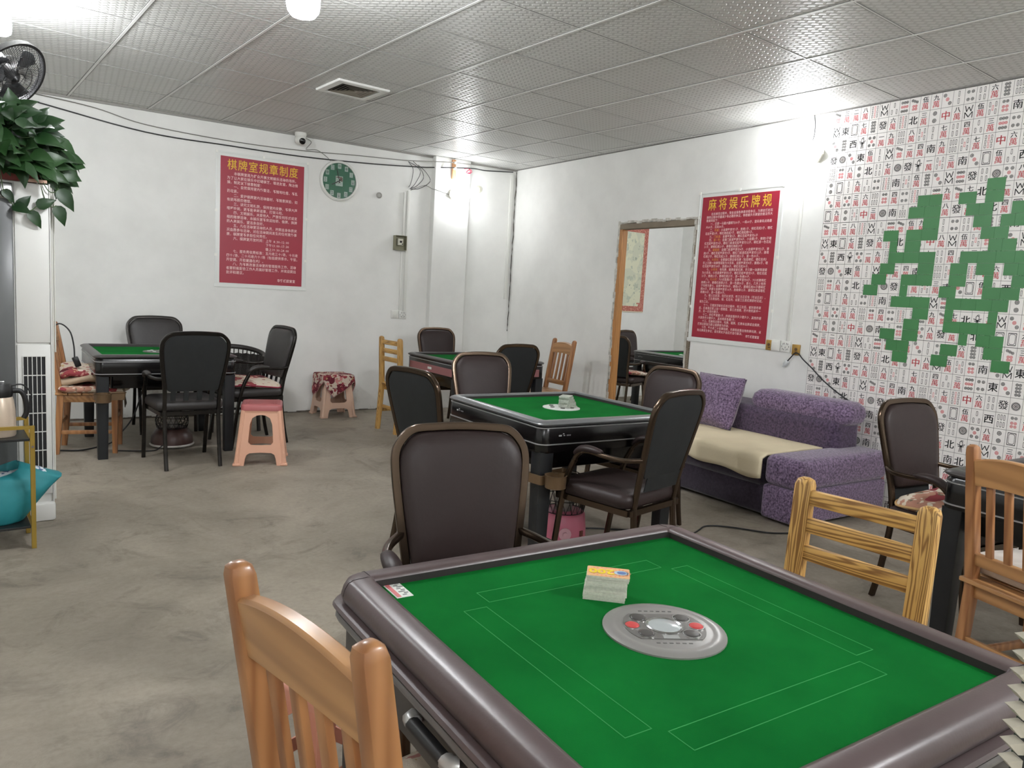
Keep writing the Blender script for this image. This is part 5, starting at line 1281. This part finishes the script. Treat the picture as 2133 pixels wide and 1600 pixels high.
wire('floor_cable', 'black cable running from the pink heater across the floor', [(2.80, 2.98, .012), (2.95, 3.10, .006), (3.06, 3.08, .006), (3.2, 2.98, .006), (3.35, 2.9, .006)], .005, WB_, cat='cable')
wire('floor_cable', 'black cable hanging under the left table to the floor', [(1.36, 6.45, .50), (1.34, 6.5, .36), (1.28, 6.52, .18), (1.17, 6.50, .05), (1.10, 6.45, .008), (.9, 6.3, .006), (.75, 6.35, .006)], .006, WB_, cat='cable')
wire('floor_cable', 'cable of the brown heater on the floor under the left table', [(1.42, 6.14, .03), (1.36, 6.10, .006), (1.25, 6.12, .006), (1.1, 6.2, .006)], .005, WB_, cat='cable')
cw = thing('extension_cable', 'black cord with a socket end hung over the leftmost wooden chair', 'cord', (0, 0, 0))
b = B(); b.sweep(smooth_path([(.70, 6.30, .90), (.76, 6.27, .95), (.82, 6.25, .90), (.845, 6.25, .80), (.85, 6.25, .70)], 6), .010, .010, n=6); obj('cable', b, WB_, cw, 60)
b = B(); b.bar((.85, 6.25, .71), (.875, 6.25, .64), .03, .04, bev=.006); obj('socket_end', b, BLACK, cw, 40)
# ------------------------------------------------------------------ hanging scroll in the next room
sc = thing('hanging_scroll', 'landscape scroll with red brocade border in the next room', 'scroll', (7.66, 7.325, 1.78))
b = B(); b.box((0, -.004, 0), (.70, .006, 1.18)); obj('backing', b, mat('scroll_cream', (224, 216, 192), .7), sc, 0)
BROC = voronoi_pattern('red_brocade', (176, 104, 92), [((206, 150, 132), 60, .55)])
b = B()
for s in (-1, 1): b.box((s*.305, -.0085, 0), (.075, .004, 1.15))
for z in (.54, -.54): b.box((0, -.0085, z), (.535, .004, .07))
for s in (-1, 1): b.box((s*.25, -.0085, -.49), (.035, .004, .03)); b.box((s*.235, -.0085, -.465), (.07, .004, .02))
obj('border', b, BROC, sc, 0)
b = B(); b.box((0, -.0080, 0), (.535, .003, 1.01)); obj('painting', b, voronoi_pattern('scroll_landscape', (216, 216, 190), [((204, 206, 184), 4, .5), ((186, 192, 172), 14, .6), ((160, 168, 150), 22, .68)], bump=0), sc, 0)
# ------------------------------------------------------------------ finned heater at the right edge, close to the camera
hx = thing('finned_heater', 'pale finned heater with a dark upright frame at the right edge', 'heater', (0, 0, 0))
FIN = mat('pale_fin', (190, 184, 168), .5); DK = mat('dark_frame', (38, 42, 42), .45)
RV = Vector((math.cos(yaw), -math.sin(yaw), 0)); FV = Vector((math.sin(yaw), math.cos(yaw), 0))
hx.location = (.9195, .2385, 0.02)
fr0 = Matrix((RV, FV, Vector((0, 0, 1)))).transposed().to_4x4()
b = B(); b.box((0, 0, .56), (.028, .03, 1.0), fr0, .006); obj('upright', b, DK, hx, 40)
b = B(); b.box(RV*.22+Vector((0, 0, .56)), (.028, .03, 1.0), fr0, .006); obj('upright', b, DK, hx, 40)
b = B()
for k in range(38):
    z = .28+.0195*k; c = RV*.095+Vector((0, 0, z))
    b.prism([(-.126, .004), (-.112, .0065), (.145, .0085), (.145, -.006), (-.115, -.007)], Matrix.Translation(c) @ fr0 @ Matrix.Rotation(PI/2, 4, 'X') @ Matrix.Translation((0, 0, -.008)), .016)
obj('fins', b, FIN, hx, 0)
b = B(); b.loft([(.16, .12, .05, -.02), (.16, .12, .05, .02), (.13, .10, .04, .03), (.12, .03, .02, .06)], m=Matrix.Translation(RV*.11) @ fr0); obj('base', b, DK, hx, 40)
b = B()
for z in (.25, 1.05): b.box(RV*.11+Vector((0, 0, z)), (.22, .024, .03), fr0, .005)
obj('cross_bar', b, DK, hx, 40)
